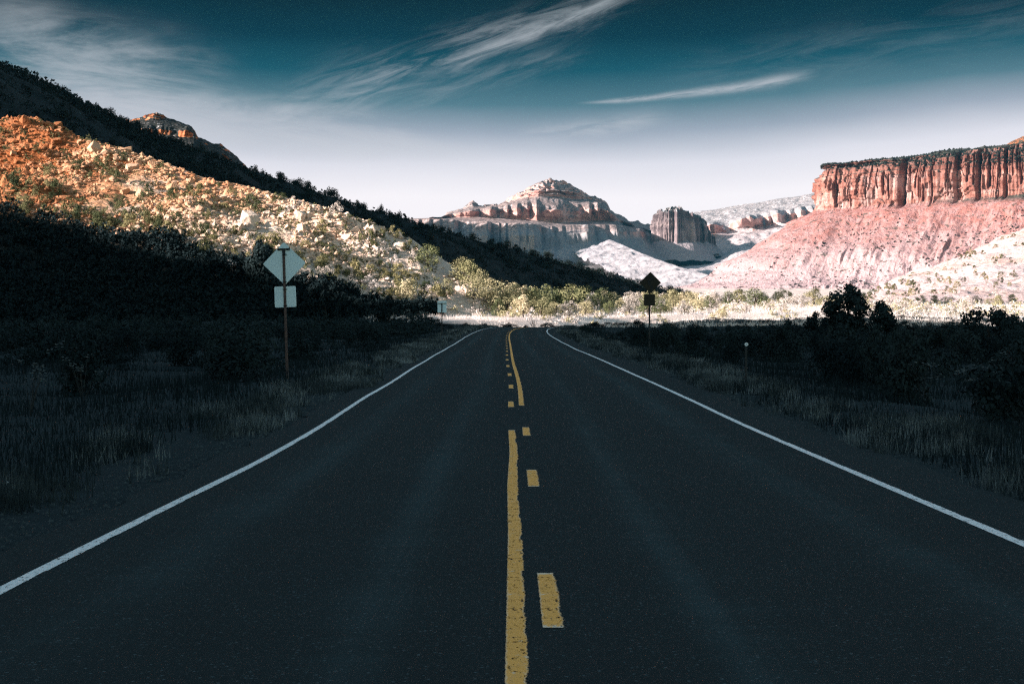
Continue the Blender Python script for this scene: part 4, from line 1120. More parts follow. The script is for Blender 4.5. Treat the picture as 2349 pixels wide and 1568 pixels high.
# shaded lower slope
rg = np.random.default_rng(8); N = 3600
X = rg.uniform(-60, 1000, N); ye = np.interp(X, [a[0] for a in shade_edge], [a[1] for a in shade_edge])
Y = ye + 20 + (742 - ye - 14) * rg.random(N)
a = (Y0 - Y) / F; z0 = spur_z0(X); z = (K_SP * z0 - 0.61) / (K_SP - a); x = (X - X0) / F * z
brush_mass('scrub', np.stack([x, z, surface_h(x, z) - .1], 1), rg.uniform(.9, 2.4, N), M['brush'], 70, 0.13, 'dark scrub covering the shaded foot of the talus slope', 'scrub', 70)

rg = np.random.default_rng(88); N = 1500
X = rg.uniform(-60, 985, N); z = rg.uniform(205, 336, N); x = (X - X0) / F * z; lt, _ = road_dist(x, z); kk = np.abs(lt) > 8; x, z = x[kk], z[kk]
brush_mass('scrub', np.stack([x, z, surface_h(x, z) - .1], 1), rg.uniform(.5, 1.5, len(x)), M['brush'], 60, 0.13, 'low dark scrub on the shaded flat between the left slope and the road', 'scrub', 75)

# ------------------------------------------------------------------ the ridge's junipers
def stemmed(mc):
    me, cl = mc; bm = bmesh.new(); bm.from_mesh(me)
    bm_tube(bm, [(0, 0, -.05), (0, 0, .9)], [.03, .012], 4)
    for q in cl: bm_tube(bm, [(0, 0, max(.05, float(q[2]) - .15)), tuple(map(float, q))], [.012, .006], 3)
    bm.to_mesh(me); bm.free(); return me
JP = [stemmed(foliage_mesh('juniper_tree', 500 + i, [P_ROUND, P_CONE, P_WIDE, P_RAG, P_ROUND][i], 26, 460, 0.072, M['shaded_juniper'], cr=(.22, .33))) for i in range(5)]
items = []
rx_tab = [r[0] for r in RIDGE]
def ridge_tree(t, d, h):
    x, y, z = ridge_pt(np.array([t]), np.array([float(d)])); X = float(F * x[0] / y[0] + X0)
    kq = rng.integers(5)
    o = plant_one('juniper_tree', JP[kq], float(x[0]), float(y[0]), float(z[0]) - .25, h * rng.uniform(.85, 1.2), h, rng.uniform(0, 6.28), 'x', 'tree', 'dark junipers on the shaded ridge')
    place = 'on the skyline' if d < 8 else 'on the shaded face'
    part = 'at the left edge' if X < 120 else ('above the orange scree' if X < 290 else ('below the red butte' if X < 460 else ('right of the red butte' if X < 620 else ('above the diamond sign' if X < 760 else ('between both sign backs' if X < 980 else ('left of the big mountain' if X < 1130 else ('before the big mountain' if X < 1300 else ('left of the curve sign' if X < 1480 else 'right of the curve sign'))))))))
    items.append((o, X, f'black {["rounded", "pointed", "spreading", "ragged", "rounded"][kq]} juniper {place.replace("the ", "")} of ridge {part}'))
tlo, thi = np.interp(-60, rx_tab, rt), np.interp(1665, rx_tab, rt)
for i in range(150):
    t = tlo + (thi - tlo) * ((i + rng.random()) / 150); f = (t - tlo) / (thi - tlo)
    if f < .28 and rng.random() < .45: continue
    ridge_tree(t, rng.uniform(-3, 6), rng.uniform(1.5, 3.3) * (1.0 + .25 * (rng.random() < .2)))
for i in range(150):
    f = rng.random() ** .8
    t = tlo + (thi - tlo) * f; d = rng.uniform(6, 45)
    if i < 60: t = np.interp(rng.uniform(-650, 350), rx_tab, rt); d = rng.uniform(30, 120)
    ridge_tree(t, d, rng.uniform(1.8, 3.6))
finish_labels(items)
rg = np.random.default_rng(9); N = 8200
t = rg.uniform(tlo, thi, N); d = np.abs(rg.normal(0, 34, N)) - 1.5
t[:3600] = rg.uniform(np.interp(-800, rx_tab, rt), np.interp(420, rx_tab, rt), 3600); d[:3600] = rg.uniform(2, 150, 3600)
x, y, z = ridge_pt(t, d)
brush_mass('scrub', np.stack([x, y, z - .2], 1), rg.uniform(.8, 2.1, N), M['shaded_juniper'], 24, 0.2, 'low black scrub covering the shaded ridge', 'scrub', 80)

# ------------------------------------------------------------------ roadside brush in the shade
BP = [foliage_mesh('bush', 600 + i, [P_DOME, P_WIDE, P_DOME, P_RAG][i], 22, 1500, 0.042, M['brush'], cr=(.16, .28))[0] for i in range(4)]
items = []
def bush(x, y, w, h, label=None):
    X = F * x / y + X0
    g = float(surface_h(np.array([x]), np.array([y]))[0])
    kq = rng.integers(4)
    o = plant_one('bush', BP[kq], x, y, g - .05, w / 1.15, h, rng.uniform(0, 6.28), 'x', 'bush', 'dark bushes beside the road')
    if label: o['label'] = label; return
    side = 'right of the road' if x > 3 else 'left of the road'
    if y > 296 and abs(x) < 40: side = 'across the far end of the road'
    dist = 'near' if y < 75 else ('at middle distance' if y < 170 else 'far off')
    if side.startswith('across'): dist = ''
    siz = 'tall' if h > 1.5 else ('low' if h < .8 else 'rounded')
    if side.startswith('across'): wh = side if X < 1180 else 'across the road end, right half'
    elif x > 0: wh = ('near the far bend' if X < 1420 else ('around the curve sign' if X < 1600 else ('by the reflector post' if X < 1790 else ('below tall black juniper' if X < 2000 else ('below the dead shrubs' if X < 2180 else 'below broad black juniper'))))) + ' ' + dist
    else: wh = ('at the left edge' if X < 250 else ('in the left field' if X < 560 else ('by the diamond sign' if X < 740 else ('right of diamond sign' if X < 900 else 'by the small plate sign')))) + ' ' + dist
    items.append((o, X, ' '.join(f'{siz} {["domed", "wide", "domed", "ragged"][kq]} shaded bush {wh}'.split())))
def add_bush(side, y):
    e = y * 0.2117
    lat = rng.uniform(6.8 if y > 100 else 8.2, max(10.0, min(e * 1.06 + 1, 75)))
    c = float(np.interp(y, ROAD[:400, 1], ROAD[:400, 0])) if y < 300 else 2.0
    x = c + side * lat
    if abs(x) > e + 3: return False
    g = float(surface_h(np.array([x]), np.array([y]))[0])
    ty = rng.uniform(733, 762) if side > 0 else rng.uniform(726, 765)
    h = CAM_H + (Y0 - ty) / F * y - g
    h = min(max(h, .45), 2.3) * rng.uniform(.8, 1.0)
    bush(x, y, rng.uniform(1.0, 2.4), h); return True
n = 0
while n < 175:
    if add_bush(1, 45 + 290 * rng.random() ** .75): n += 1
n = 0
while n < 95:
    if add_bush(-1, 60 + 258 * rng.random() ** .65): n += 1
for i in range(26):
    X = rng.uniform(880, 1520); y = rng.uniform(306, 313); x = (X - X0) / F * y
    bush(x, y, rng.uniform(.9, 1.9), rng.uniform(.35, .8) + (.5 if rng.random() < .15 else 0))
finish_labels(items)

# black trees that stand up against the sunlit flats
DP = [make_tree('juniper_tree', 650 + i, [P_RAG, P_CONE, P_DOME, P_ROUND][i], [46, 34, 34, 26][i], [7000, 4500, 5000, 3000][i], [.030, .034, .034, .04][i], M['brush'], M['dark_bark'], cr=(.10, .19)) for i in range(4)]
def dark_tree(X, y, top, wf, k, label, rot=0.):
    x = (X - X0) / F * y; g = float(surface_h(np.array([x]), np.array([float(y)]))[0])
    h = (CAM_H + (Y0 - top) / F * y - g)
    plant_tree(DP[k], x, float(y), g - .05, h, wf, rot, label, 'tree', None)
dark_tree(1938, 172, 648, .95, 0, 'tall ragged black juniper standing highest at the right of the road')
dark_tree(2024, 168, 691, .95, 1, 'black cone-shaped juniper just right of the tall ragged one', 1.)
dark_tree(2268, 142, 700, 1.15, 2, 'broad round black juniper near the right edge', 2.)
dark_tree(2335, 135, 722, .8, 3, 'black juniper cut by the right edge', 2.4)
dark_tree(1808, 190, 731, .7, 1, 'little pointed black juniper left of the tall ragged one', .4)
dark_tree(1878, 180, 716, .9, 3, 'low black juniper touching the left of the tall ragged one', 1.9)
dark_tree(892, 302, 678, .9, 3, 'shaded juniper with a bare trunk left of the small plate sign', .2)
dark_tree(596, 338, 548, .8, 0, 'shaded juniper rising into the sunlight left of the diamond sign', .9)
dark_tree(560, 345, 588, .9, 3, 'dark juniper at the edge of shade left of the diamond sign', 2.)
dark_tree(745, 330, 640, 1.0, 3, 'dark juniper in shade right of the diamond sign', 1.)

def dead_shrub(X, y, h, seed, label):
    rg = random.Random(seed); bm = bmesh.new()
    def grow(p, d, L, r, lv):
        pts = [p]; rr = [r]; q = p.copy(); dd = d.copy()
        for i in range(4):
            dd = (dd + Vector((rg.uniform(-.35, .35), rg.uniform(-.2, .2), rg.uniform(-.05, .22)))).normalized()
            q = q + dd * L / 4; pts.append(q.copy()); rr.append(max(r * (1 - .16 * (i + 1)), .004))
            if lv < 3 and i >= 0 and rg.random() < .68:
                nd = (dd + Vector((rg.uniform(-1, 1), rg.uniform(-.6, .6), rg.uniform(.0, .6)))).normalized()
                grow(q.copy(), nd, L * rg.uniform(.45, .75), rr[-1] * .7, lv + 1)
        bm_tube(bm, pts, rr, 5)
    for i in range(5):
        a = rg.uniform(-1.0, 1.0)
        grow(Vector((rg.uniform(-.08, .08), 0, -.1)), Vector((a, rg.uniform(-.4, .4), 1)).normalized(), h * rg.uniform(.6, 1.05), .032, 0)
    x = (X - X0) / F * y; g = float(surface_h(np.array([x]), np.array([float(y)]))[0])
    tag(link('dead_shrub', bm_mesh('dead_shrub', bm, M['dead_wood'], True), None, (x, y, g)), label, 'dead shrub', 'bare dead shrubs')
dead_shrub(2112, 160, 1.9, 11, 'bare dead shrub with a fan of branches beside the cone-shaped black juniper')
dead_shrub(2150, 165, 1.7, 12, 'bare forked dead shrub midway between the black junipers at the right')
dead_shrub(2196, 158, 2.1, 15, 'bare dead shrub with one tall upright branch left of the broad juniper')
dead_shrub(1560, 215, 1.7, 17, 'thin dead shrub leaning right of the curve sign')
dead_shrub(1225, 309, 1.3, 19, 'thin dead shrub sticking up past the road end')

# ------------------------------------------------------------------ grass
def blades(name, x, y, h, z0, w, mat, label, cat, seed, lean=.35):
    rg = np.random.default_rng(seed); n = len(x)
    a = rg.uniform(0, 2 * np.pi, n); b = rg.uniform(0, 2 * np.pi, n); le = h * np.abs(rg.normal(0, lean, n))
    bx, by = np.cos(a) * w, np.sin(a) * w
    tip = np.stack([x + np.cos(b) * le, y + np.sin(b) * le, z0 + h], 1)
    v = np.stack([np.stack([x - bx, y - by, z0 - .02], 1), np.stack([x + bx, y + by, z0 - .02], 1), tip], 1).reshape(-1, 3)
    return tag(link(name, mesh_np(name, v, np.arange(3 * n).reshape(n, 3), mat)), label, cat, kind='stuff')

def verge(side, seed, label):
    rg = np.random.default_rng(seed); N = 260000
    y = 22 + 280 * rg.random(N) ** 1.25
    c = np.interp(y, ROAD[:480, 1], ROAD[:480, 0])
    edge = np.where(side < 0, lerp_tab(y, L_TAB) + .55, lerp_tab(y, R_TAB) + 1.1)
    wd = np.interp(y, [20, 45, 100, 300], [1.8, 2.2, 1.9, 2.3]) if side < 0 else np.interp(y, [20, 60, 120, 300], [2.6, 2.4, 2.1, 2.2])
    edge = edge + .35 * vnoise(y / 5, y * 0 + seed, 3) + (.35 * np.clip((45 - y) / 25, 0, 1) if side < 0 else 0)
    t = rg.random(N); lat = edge + t * wd
    x = c + side * lat
    dens = .5 + .5 * fbm(x / .9, y / 2.6, 3, seed) + .25 * fbm(x / 3, y / 11, 2, seed + 4)
    keep = rg.random(N) < np.clip(dens * 2.6 - 1.0, 0, 1) * np.clip(1.25 - np.abs(t - .5) * 1.5, 0.15, 1)
    x, y, dens = x[keep], y[keep], dens[keep]
    h = rg.uniform(.10, .30, len(x)) * (.6 + 1.0 * dens)
    blades('verge_grass', x, y, h, ground_h(x, y), .004 + .00010 * y, M['dry_grass'], label, 'grass', seed + 9)
verge(-1, 31, 'pale dry grass tufts along the left edge of the road')
verge(1, 32, 'pale dry grass tufts along the right edge of the road')
rg = np.random.default_rng(33); N = 150000
y = 20 + 285 * rg.random(N) ** 1.3; e = y * .2117 + 1.5
x = rg.uniform(-1, 1, N) * e
lat, _ = road_dist(x, y)
k = (np.abs(lat) > 5.2) & (fbm(x / 1.3, y / 3, 3, 55) + .25 > rg.uniform(-.3, .5, N)); x, y = x[k], y[k]
blades('field_grass', x, y, rg.uniform(.15, .6, len(x)) * np.clip(.6 + .8 * fbm(x / 4, y / 8, 2, 56), .3, 1.5), ground_h(x, y), .006 + .00012 * y, M['dark_grass'], 'dark rough grass and weeds filling the shaded ground beside the road', 'grass', 34, .3)
def gravel():
    rg = np.random.default_rng(61); N = 9000
    y = 10 + 110 * rg.random(N) ** 1.7; sd = np.where(rg.random(N) < .5, -1, 1)
    c = np.interp(y, ROAD[:480, 1], ROAD[:480, 0])
    lat = np.where(sd < 0, lerp_tab(y, L_TAB) + .35, lerp_tab(y, R_TAB) + .6) + np.abs(rg.normal(0, .55, N))
    x = c + sd * lat; _, e = road_dist(x, y); g = np.maximum(ground_h(x, y), e - .03)
    o4 = np.array([[1, 0, 0], [-.5, .87, 0], [-.5, -.87, 0], [0, 0, .9]]); s = rg.uniform(.006, .022, N) * (1 + y / 90)
    an = rg.uniform(0, 6.28, N); ca, sa = np.cos(an)[:, None], np.sin(an)[:, None]
    v = np.stack([(o4[None, :, 0] * ca - o4[None, :, 1] * sa) * s[:, None] + x[:, None], (o4[None, :, 0] * sa + o4[None, :, 1] * ca) * s[:, None] + y[:, None], o4[None, :, 2] * s[:, None] + g[:, None]], 2).reshape(-1, 3)
    f = (np.arange(N)[:, None, None] * 4 + np.array([[0, 1, 3], [1, 2, 3], [2, 0, 3]])[None]).reshape(-1, 3)
    tag(link('gravel', mesh_np('gravel', v, f, M['gravel'])), 'loose grey gravel strewn along both edges of the asphalt', 'gravel', kind='stuff')
gravel()
# bleached grass and low brush on the sunlit flats
rg = np.random.default_rng(35); N = 120000
y = 306 + 420 * rg.random(N) ** 1.5; X = rg.uniform(840, 2400, N); x = (X - X0) / F * y
cx, cy = np.round(x / 1.1) * 1.1, np.round(y / 1.6) * 1.6
jx, jy = _h(cx * 10, cy * 10, 1) * .5, _h(cx * 10, cy * 10, 2) * .8
x = cx + jx + rg.normal(0, .22, N); y = cy + jy + rg.normal(0, .22, N)
lat, _ = road_dist(x, y); k = (np.abs(lat) > 5.5) & (fbm(cx / 9, cy / 14, 3, 57)[...] > -.25); x, y = x[k], y[k]
blades('straw_grass', x, y, rg.uniform(.15, .55, len(x)), surface_h(x, y), .022, M['straw'], 'bleached straw grass on the sunlit flats beyond the road', 'grass', 36, .5)

# ------------------------------------------------------------------ far scrub on the mesa
def far_scrub():
    S, O, PX, PY, H = MESA; rg = np.random.default_rng(44)
    octv = np.array([[1, 0, 0], [-1, 0, 0], [0, 1, 0], [0, -1, 0], [0, 0, 1.1], [0, 0, -.5]]); octf = np.array([[0, 2, 4], [2, 1, 4], [1, 3, 4], [3, 0, 4], [2, 0, 5], [1, 2, 5], [3, 1, 5], [0, 3, 5]])
    vs, fs, cnt = [], [], 0
    N = 30000; i = rg.integers(50, len(S) - 2, N); j = rg.integers(0, len(O) - 2, N)
    d = fbm(PX[i, j] / 60, (PY[i, j] + H[i, j] * 2) / 60, 3, 99); hh = H[i, j]
    area = np.clip((O[j + 1] - O[j]) / 8, .05, 1)
    p = np.where(hh < 188, np.clip(d + .30, 0, 1) * area * .75, np.where(hh > 266, .9 * np.clip(d + .6, 0, 1), .01))
    # the upper scree below the cliff stays bare and red towards the corner
    p = p * np.where((hh > 120) & (hh < 196), np.clip((i - 120) / 260, .08, 1), 1)
    X = F * PX[i, j] / PY[i, j] + X0
    k = (rg.random(N) < p) & (X < 2420) & (X > 1560) & (PY[i, j] < 4400)
    i, j = i[k], j[k]
    f = rg.random(len(i))
    for q in range(len(i)):
        a, b = i[q], j[q]
        c = np.array([PX[a, b], PY[a, b], H[a, b]]) * (1 - f[q]) + np.array([PX[a + 1, b + 1], PY[a + 1, b + 1], H[a + 1, b + 1]]) * f[q]
        s = rg.uniform(.9, 2.3) if H[a, b] < 250 else rg.uniform(1.4, 2.8)
        an = rg.uniform(0, 6.28); R = np.array([[math.cos(an), -math.sin(an), 0], [math.sin(an), math.cos(an), 0], [0, 0, 1]])
        v = octv * rg.uniform(.7, 1.2, (6, 1)) * s
        vs.append(v @ R.T + c + [0, 0, .3]); fs.append(octf + cnt); cnt += 6
    tag(link('scrub', mesh_np('scrub', np.concatenate(vs), np.concatenate(fs), M['far_juniper'], False)), 'dark juniper scrub dotted over the red mesa and its scree', 'scrub', kind='stuff')
far_scrub()
items = []
n = 0
while n < 150:
    X = rng.uniform(1985, 2352); f = 1 - rng.random() ** 1.4
    if n < 30: z = rng.uniform(560, 700)
    else: z = 0
    top = float(APRON_TOP(np.array([X]))[0]); zt = float(APRON_Z(np.array([X]))[0])
    zz = zt * (.62 + .36 * f) if z == 0 else z
    Ya = 742 - .30 * (742 - top); h0 = CAM_H + (Y0 - Ya) / F * zt * .62; h1 = CAM_H + (Y0 - top) / F * zt
    hz = h0 + (h1 - h0) * np.clip((zz - zt * .62) / (zt * .38), 0, 1)
    if z: 
        zf = float(np.interp(X, [1880, 2349, 2750], [640, 560, 520])); hf = CAM_H + (Y0 - 748) / F * zf
        hz = hf + (h0 - hf) * np.clip((zz - zf) / (zt * .62 - zf), 0, 1)
    x = (X - X0) / F * zz
    w = rng.uniform(1.4, 3.4); tn = rng.choice(['olive', 'dark', 'grey'], p=[.45, .4, .15])
    o = plant_one('desert_shrub', SHP[tn][rng.integers(3)], x, zz, hz - .2, w / 1.2, w / 1.2, rng.uniform(0, 6.28), 'x', 'shrub', 'shrubs dotted over the pale slope at the right')
    lvl = 'near foot' if zz < zt * .66 else ('half way up' if f < .7 else 'near top')
    pos = 'behind tall black juniper' if X < 2070 else ('above the dead shrubs' if X < 2210 else 'above broad black juniper')
    items.append((o, X, f'{ {"olive": "olive", "dark": "dark green", "grey": "pale grey"}[tn] } shrub {lvl} of pale slope {pos}')); n += 1
finish_labels(items)

# ------------------------------------------------------------------ weeds and stones in the shade
def weed(x, y, h, seed, label, group):
    rg = random.Random(seed); bs = bmesh.new(); bh = bmesh.new()
    r = bpy.data.objects.new('dry_weed', None); COL.objects.link(r); r.empty_display_size = .2
    r.location = (x, y, float(ground_h(np.array([x]), np.array([y]))[0]))
    for i in range(9):
        a = rg.uniform(0, 6.28); l = rg.uniform(.1, .45); t = Vector((math.cos(a) * l * h, math.sin(a) * l * h, h * rg.uniform(.6, 1.0)))
        bm_tube(bs, [Vector((0, 0, -.02)), t * .5 + Vector((0, 0, .06 * h)), t], [.006, .005, .003], 4)
        for q in range(6):
            c = t + Vector((rg.uniform(-.09, .09), rg.uniform(-.09, .09), rg.uniform(-.05, .03))) * h
            bmesh.ops.create_icosphere(bh, subdivisions=1, radius=rg.uniform(.008, .018) * h, matrix=Matrix.Translation(c) @ Matrix.Diagonal((1.8, 1.2, .6, 1)))
    link('stems', bm_mesh('stems', bs, M['dead_wood']), r); link('seed_heads', bm_mesh('seed_heads', bh, M['seed']), r)
    tag(r, label, 'weed', group)
for i, (X, Y, z, h) in enumerate([(1885, 800, 95, 1.0), (1915, 795, 100, 1.1), (1950, 798, 92, 1.0), (1985, 790, 98, 1.2), (2010, 800, 90, 1.0), (1960, 812, 84, .9)]):
    weed((X - X0) / F * z, z, h, 700 + i, 'shaded seed-headed weed below the tall black juniper, ' + ORD[i] + ' from the left' if i < 5 else 'shaded seed-headed weed nearest the road below the tall black juniper', 'seed-headed weeds below the tall juniper')
for i, (X, z, h) in enumerate([(2120, 62, 1.3), (2250, 58, 1.5), (2310, 52, 1.5)]):
    weed((X - X0) / F * z, z, h, 720 + i, ['dry weed with pale tips right of the delineator post', 'tall dry weed under the broad black juniper', 'tall dry weed at the right edge of the verge'][i], 'tall weeds on the right verge')
for i, (X, z, h) in enumerate([(150, 66, 1.5), (190, 60, 1.2), (70, 52, 1.2)]):
    weed((X - X0) / F * z, z, h, 740 + i, ['tall weed with pale leaves in the dark field at the left', 'shorter pale weed right of the tall one at the left', 'thin weed stalks by the left edge'][i], 'tall weeds in the left field')
def stone(X, z, s, mat, label, seed, squash=.4):
    me = rock_mesh('stone', seed, mat, 3, 12); x = (X - X0) / F * z
    o = plant_one('stone', me, x, float(z), float(surface_h(np.array([x]), np.array([float(z)]))[0]) + s * .1, s, s * squash, .4, label, 'stone', None)
stone(6, 27, .10, M['pale_stone'], 'flat white stone in the dark grass at the left edge', 800, .45)
stone(119, 335, .85, M['shade_stone'], 'grey slab in the shade below the left slope', 801, .5)
stone(190, 352, .55, M['shade_stone'], 'grey rock in the dark scrub above the slab', 802, .7)
stone(262, 345, .5, M['shade_stone'], 'small grey rock in the scrub left of the diamond sign', 803, .6)

# ------------------------------------------------------------------ signs and posts
def diamond_bm(half, t, corner=.05):
    bm = bmesh.new(); pts = []
    s = half / math.sqrt(2)
    return plate_bm(2 * s, 2 * s, t, corner, math.pi / 4)
def plate_bm(w, h, t, corner=.04, rot=0.0):
    bm = bmesh.new(); pts = []
    for cx, cy, a0 in ((w / 2 - corner, h / 2 - corner, 0), (-w / 2 + corner, h / 2 - corner, 90), (-w / 2 + corner, -h / 2 + corner, 180), (w / 2 - corner, -h / 2 + corner, 270)):
        for k in range(6):
            a = math.radians(a0 + 18 * k); pts.append((cx + corner * math.cos(a), cy + corner * math.sin(a)))
    c, s = math.cos(rot), math.sin(rot)
    pts = [(x * c - y * s, x * s + y * c) for x, y in pts]
    f = [bm.verts.new((x, -t / 2, y)) for x, y in pts]; b = [bm.verts.new((x, t / 2, y)) for x, y in pts]
    bm.faces.new(f); bm.faces.new(b[::-1])
    for i in range(len(pts)): bm.faces.new((f[i], b[i], b[(i + 1) % len(pts)], f[(i + 1) % len(pts)]))
    bmesh.ops.recalc_face_normals(bm, faces=bm.faces)
    return bm
def root(name, x, y, z, label, cat, rot=(0, 0, 0), group=None):
    r = bpy.data.objects.new(name, None); COL.objects.link(r); r.location = (x, y, z); r.rotation_euler = rot; r.empty_display_size = .3
    return tag(r, label, cat, group)
def post(parent, h, w, mat, name='post'):
    bm = bmesh.new(); bm_box(bm, 0, 0, h / 2 - .3, w, w * .55, h + .6, .006)
    bm_box(bm, -w * .62, -w * .15, h / 2 - .3, w * .35, w * .4, h + .598)
    return link(name, bm_mesh(name, bm, mat), parent)
def bolt(parent, x, z, y=-.075, w=.05):
    bm = bmesh.new(); bm_box(bm, 0, 0, 0, w, .03, .018, .004)
    o = link('bolt', bm_mesh('bolt', bm, M['dark_steel']), parent, (x, y, z)); return o
# back of the diamond warning sign on the left
D = 73.0; gz = float(ground_h(np.array([-6.77]), np.array([D]))[0])
base = P(660, 882, D)
r = root('warning_sign', base[0], D, gz, 'bare metal back of a tall diamond sign with a square plate below, left verge', 'road sign', (0, math.radians(-1.75), 0))
tz = CAM_H + (Y0 - 604) / F * D - gz
post(r, tz + .43, .06, M['rust'])
o = link('diamond_panel', bm_mesh('diamond_panel', diamond_bm(.652, .004), M['alu']), r, (0, .045, tz))
o = link('square_panel', bm_mesh('square_panel', plate_bm(.65, .63, .004, .04), M['alu']), r, (.0, .045, tz - 1.005))
o.rotation_euler = (0, math.radians(-.3), 0)
bm = bmesh.new(); bm_box(bm, 0, 0, 0, .38, .05, .05, .006); bm_box(bm, -.17, -.01, .035, .03, .04, .03); bm_box(bm, .17, -.01, .035, .03, .04, .03)
link('bracket', bm_mesh('bracket', bm, M['dark_steel']), r, (0, -.002, tz + .43))
bm = bmesh.new(); bm_box(bm, 0, 0, 0, .085, .06, .17, .006)
link('bracket_sleeve', bm_mesh('bracket_sleeve', bm, M['dark_steel']), r, (0, -.006, tz + .335))
for x_, z_ in ((.03, tz + .27), (.0, tz - .55), (.0, tz - .775), (.0, tz - 1.27)): bolt(r, x_, z_, -.03, .13)
# small plate further on
D = 198.0; b = P(1014, 773, D); gz = float(ground_h(np.array([b[0]]), np.array([D]))[0])
r = root('plate_sign', b[0], D, gz, 'bare metal back of a small upright rectangular sign far down the left verge', 'road sign')
tz = CAM_H + (Y0 - 703) / F * D - gz
post(r, tz + .28, .07, M['dark_steel'])
link('sign_panel', bm_mesh('sign_panel', plate_bm(.74, .95, .004, .04), M['alu']), r, (0, .05, tz))
bm = bmesh.new(); bm_box(bm, 0, 0, 0, .66, .04, .06, .006); link('bracket', bm_mesh('bracket', bm, M['dark_steel']), r, (0, -.004, tz + .26))
# curve warning sign facing the viewer on the right
D = 146.0; b = P(1490, 800, D); gz = float(ground_h(np.array([b[0]]), np.array([D]))[0])
r = root('curve_sign', b[0], D, gz, 'yellow diamond winding-road sign with a square plate below, right verge', 'road sign', (0, math.radians(.3), 0))
tz = CAM_H + (Y0 - 648) / F * D - gz
post(r, tz + .5, .075, M['dark_steel'])
pn = link('diamond_panel', bm_mesh('diamond_panel', diamond_bm(.652, .004, .05), M['sign_yellow']), r, (.03, -.05, tz))
def flat_path(pts, w, y):
    bm = bmesh.new(); L = []
    pts = [Vector((p[0], 0, p[1])) for p in pts]
    for i, p in enumerate(pts):
        d = (pts[min(i + 1, len(pts) - 1)] - pts[max(i - 1, 0)]).normalized(); s = Vector((d.z, 0, -d.x)) * w / 2
        L.append((bm.verts.new(p + s), bm.verts.new(p - s)))
    for (a, b_), (c_, d_) in zip(L[:-1], L[1:]): bm.faces.new((a, b_, d_, c_))
    q, dd = pts[-1], (pts[-1] - pts[-2]).normalized(); s = Vector((dd.z, 0, -dd.x))
    bm.faces.new((bm.verts.new(q + s * w * 1.25), bm.verts.new(q - s * w * 1.25), bm.verts.new(q + dd * w * 1.7)))
    e = bmesh.ops.extrude_face_region(bm, geom=bm.faces[:])
    for v in e['geom']:
        if isinstance(v, bmesh.types.BMVert): v.co.y -= .002
    bmesh.ops.recalc_face_normals(bm, faces=bm.faces)
    return bm
zz = np.linspace(0, 1, 22); px = .10 * np.sin(zz * 2.1 * math.pi + .3); pz = -.46 + .70 * zz
o = link('winding_arrow', bm_mesh('winding_arrow', flat_path(list(zip(px, pz)), .13, 0), M['sign_black']), pn, (0, -.006, 0))
bm = plate_bm(1.16 * .76, 1.16 * .76, .003, .04, math.pi / 4)
link('square_panel', bm_mesh('square_panel', plate_bm(.67, .70, .004, .04), M['sign_yellow']), r, (-.02, -.05, tz - 1.05))
for z_ in (tz + .3, tz - .55, tz - .85, tz - 1.3): bolt(r, 0, z_, -.056 if z_ > tz - .6 else -.056, .03)
# delineator posts
def delineator(X, Y, D, h, label, refl=True):
    b = P(X, Y, D); gz = float(ground_h(np.array([b[0]]), np.array([D]))[0])
    r = root('delineator_post', b[0], D, gz, label, 'post', (0, 0, 0), 'thin delineator posts along the verges')
    post(r, h, .045, M['dark_steel'])
    if refl:
        bm = bmesh.new(); bmesh.ops.create_cone(bm, cap_ends=True, segments=24, radius1=.05, radius2=.05, depth=.012, matrix=Matrix.Rotation(math.pi / 2, 4, 'X'))
        rf = link('reflector', bm_mesh('reflector', bm, M['reflector']), r, (0, -.026, h - .02))
        bm = bmesh.new(); bmesh.ops.create_cone(bm, cap_ends=True, segments=12, radius1=.011, radius2=.011, depth=.006, matrix=Matrix.Rotation(math.pi / 2, 4, 'X'))
        link('rivet', bm_mesh('rivet', bm, M['dark_steel']), rf, (0, -.009, 0))
delineator(1712, 874, 66, 1.16, 'thin post with a round white reflector on the right verge')
delineator(1305, 765, 226, .75, 'thin dark post by the far right bend of the road', False)
delineator(1021, 773, 190, .5, 'short dark post in the grass below the small plate sign', False)

# ------------------------------------------------------------------ light, air and sky
EXPO = 1.95
G = 2 ** EXPO
sun = bpy.data.lights.new('sun', 'SUN'); sun.energy = 5.0; sun.angle = math.radians(0.5); sun.color = (1.0, 0.88, 0.83)
so = bpy.data.objects.new('sun', sun); COL.objects.link(so)
so.rotation_euler = Vector(SUN).to_track_quat('Z', 'Y').to_euler(); so.location = (-300, -150, 200)

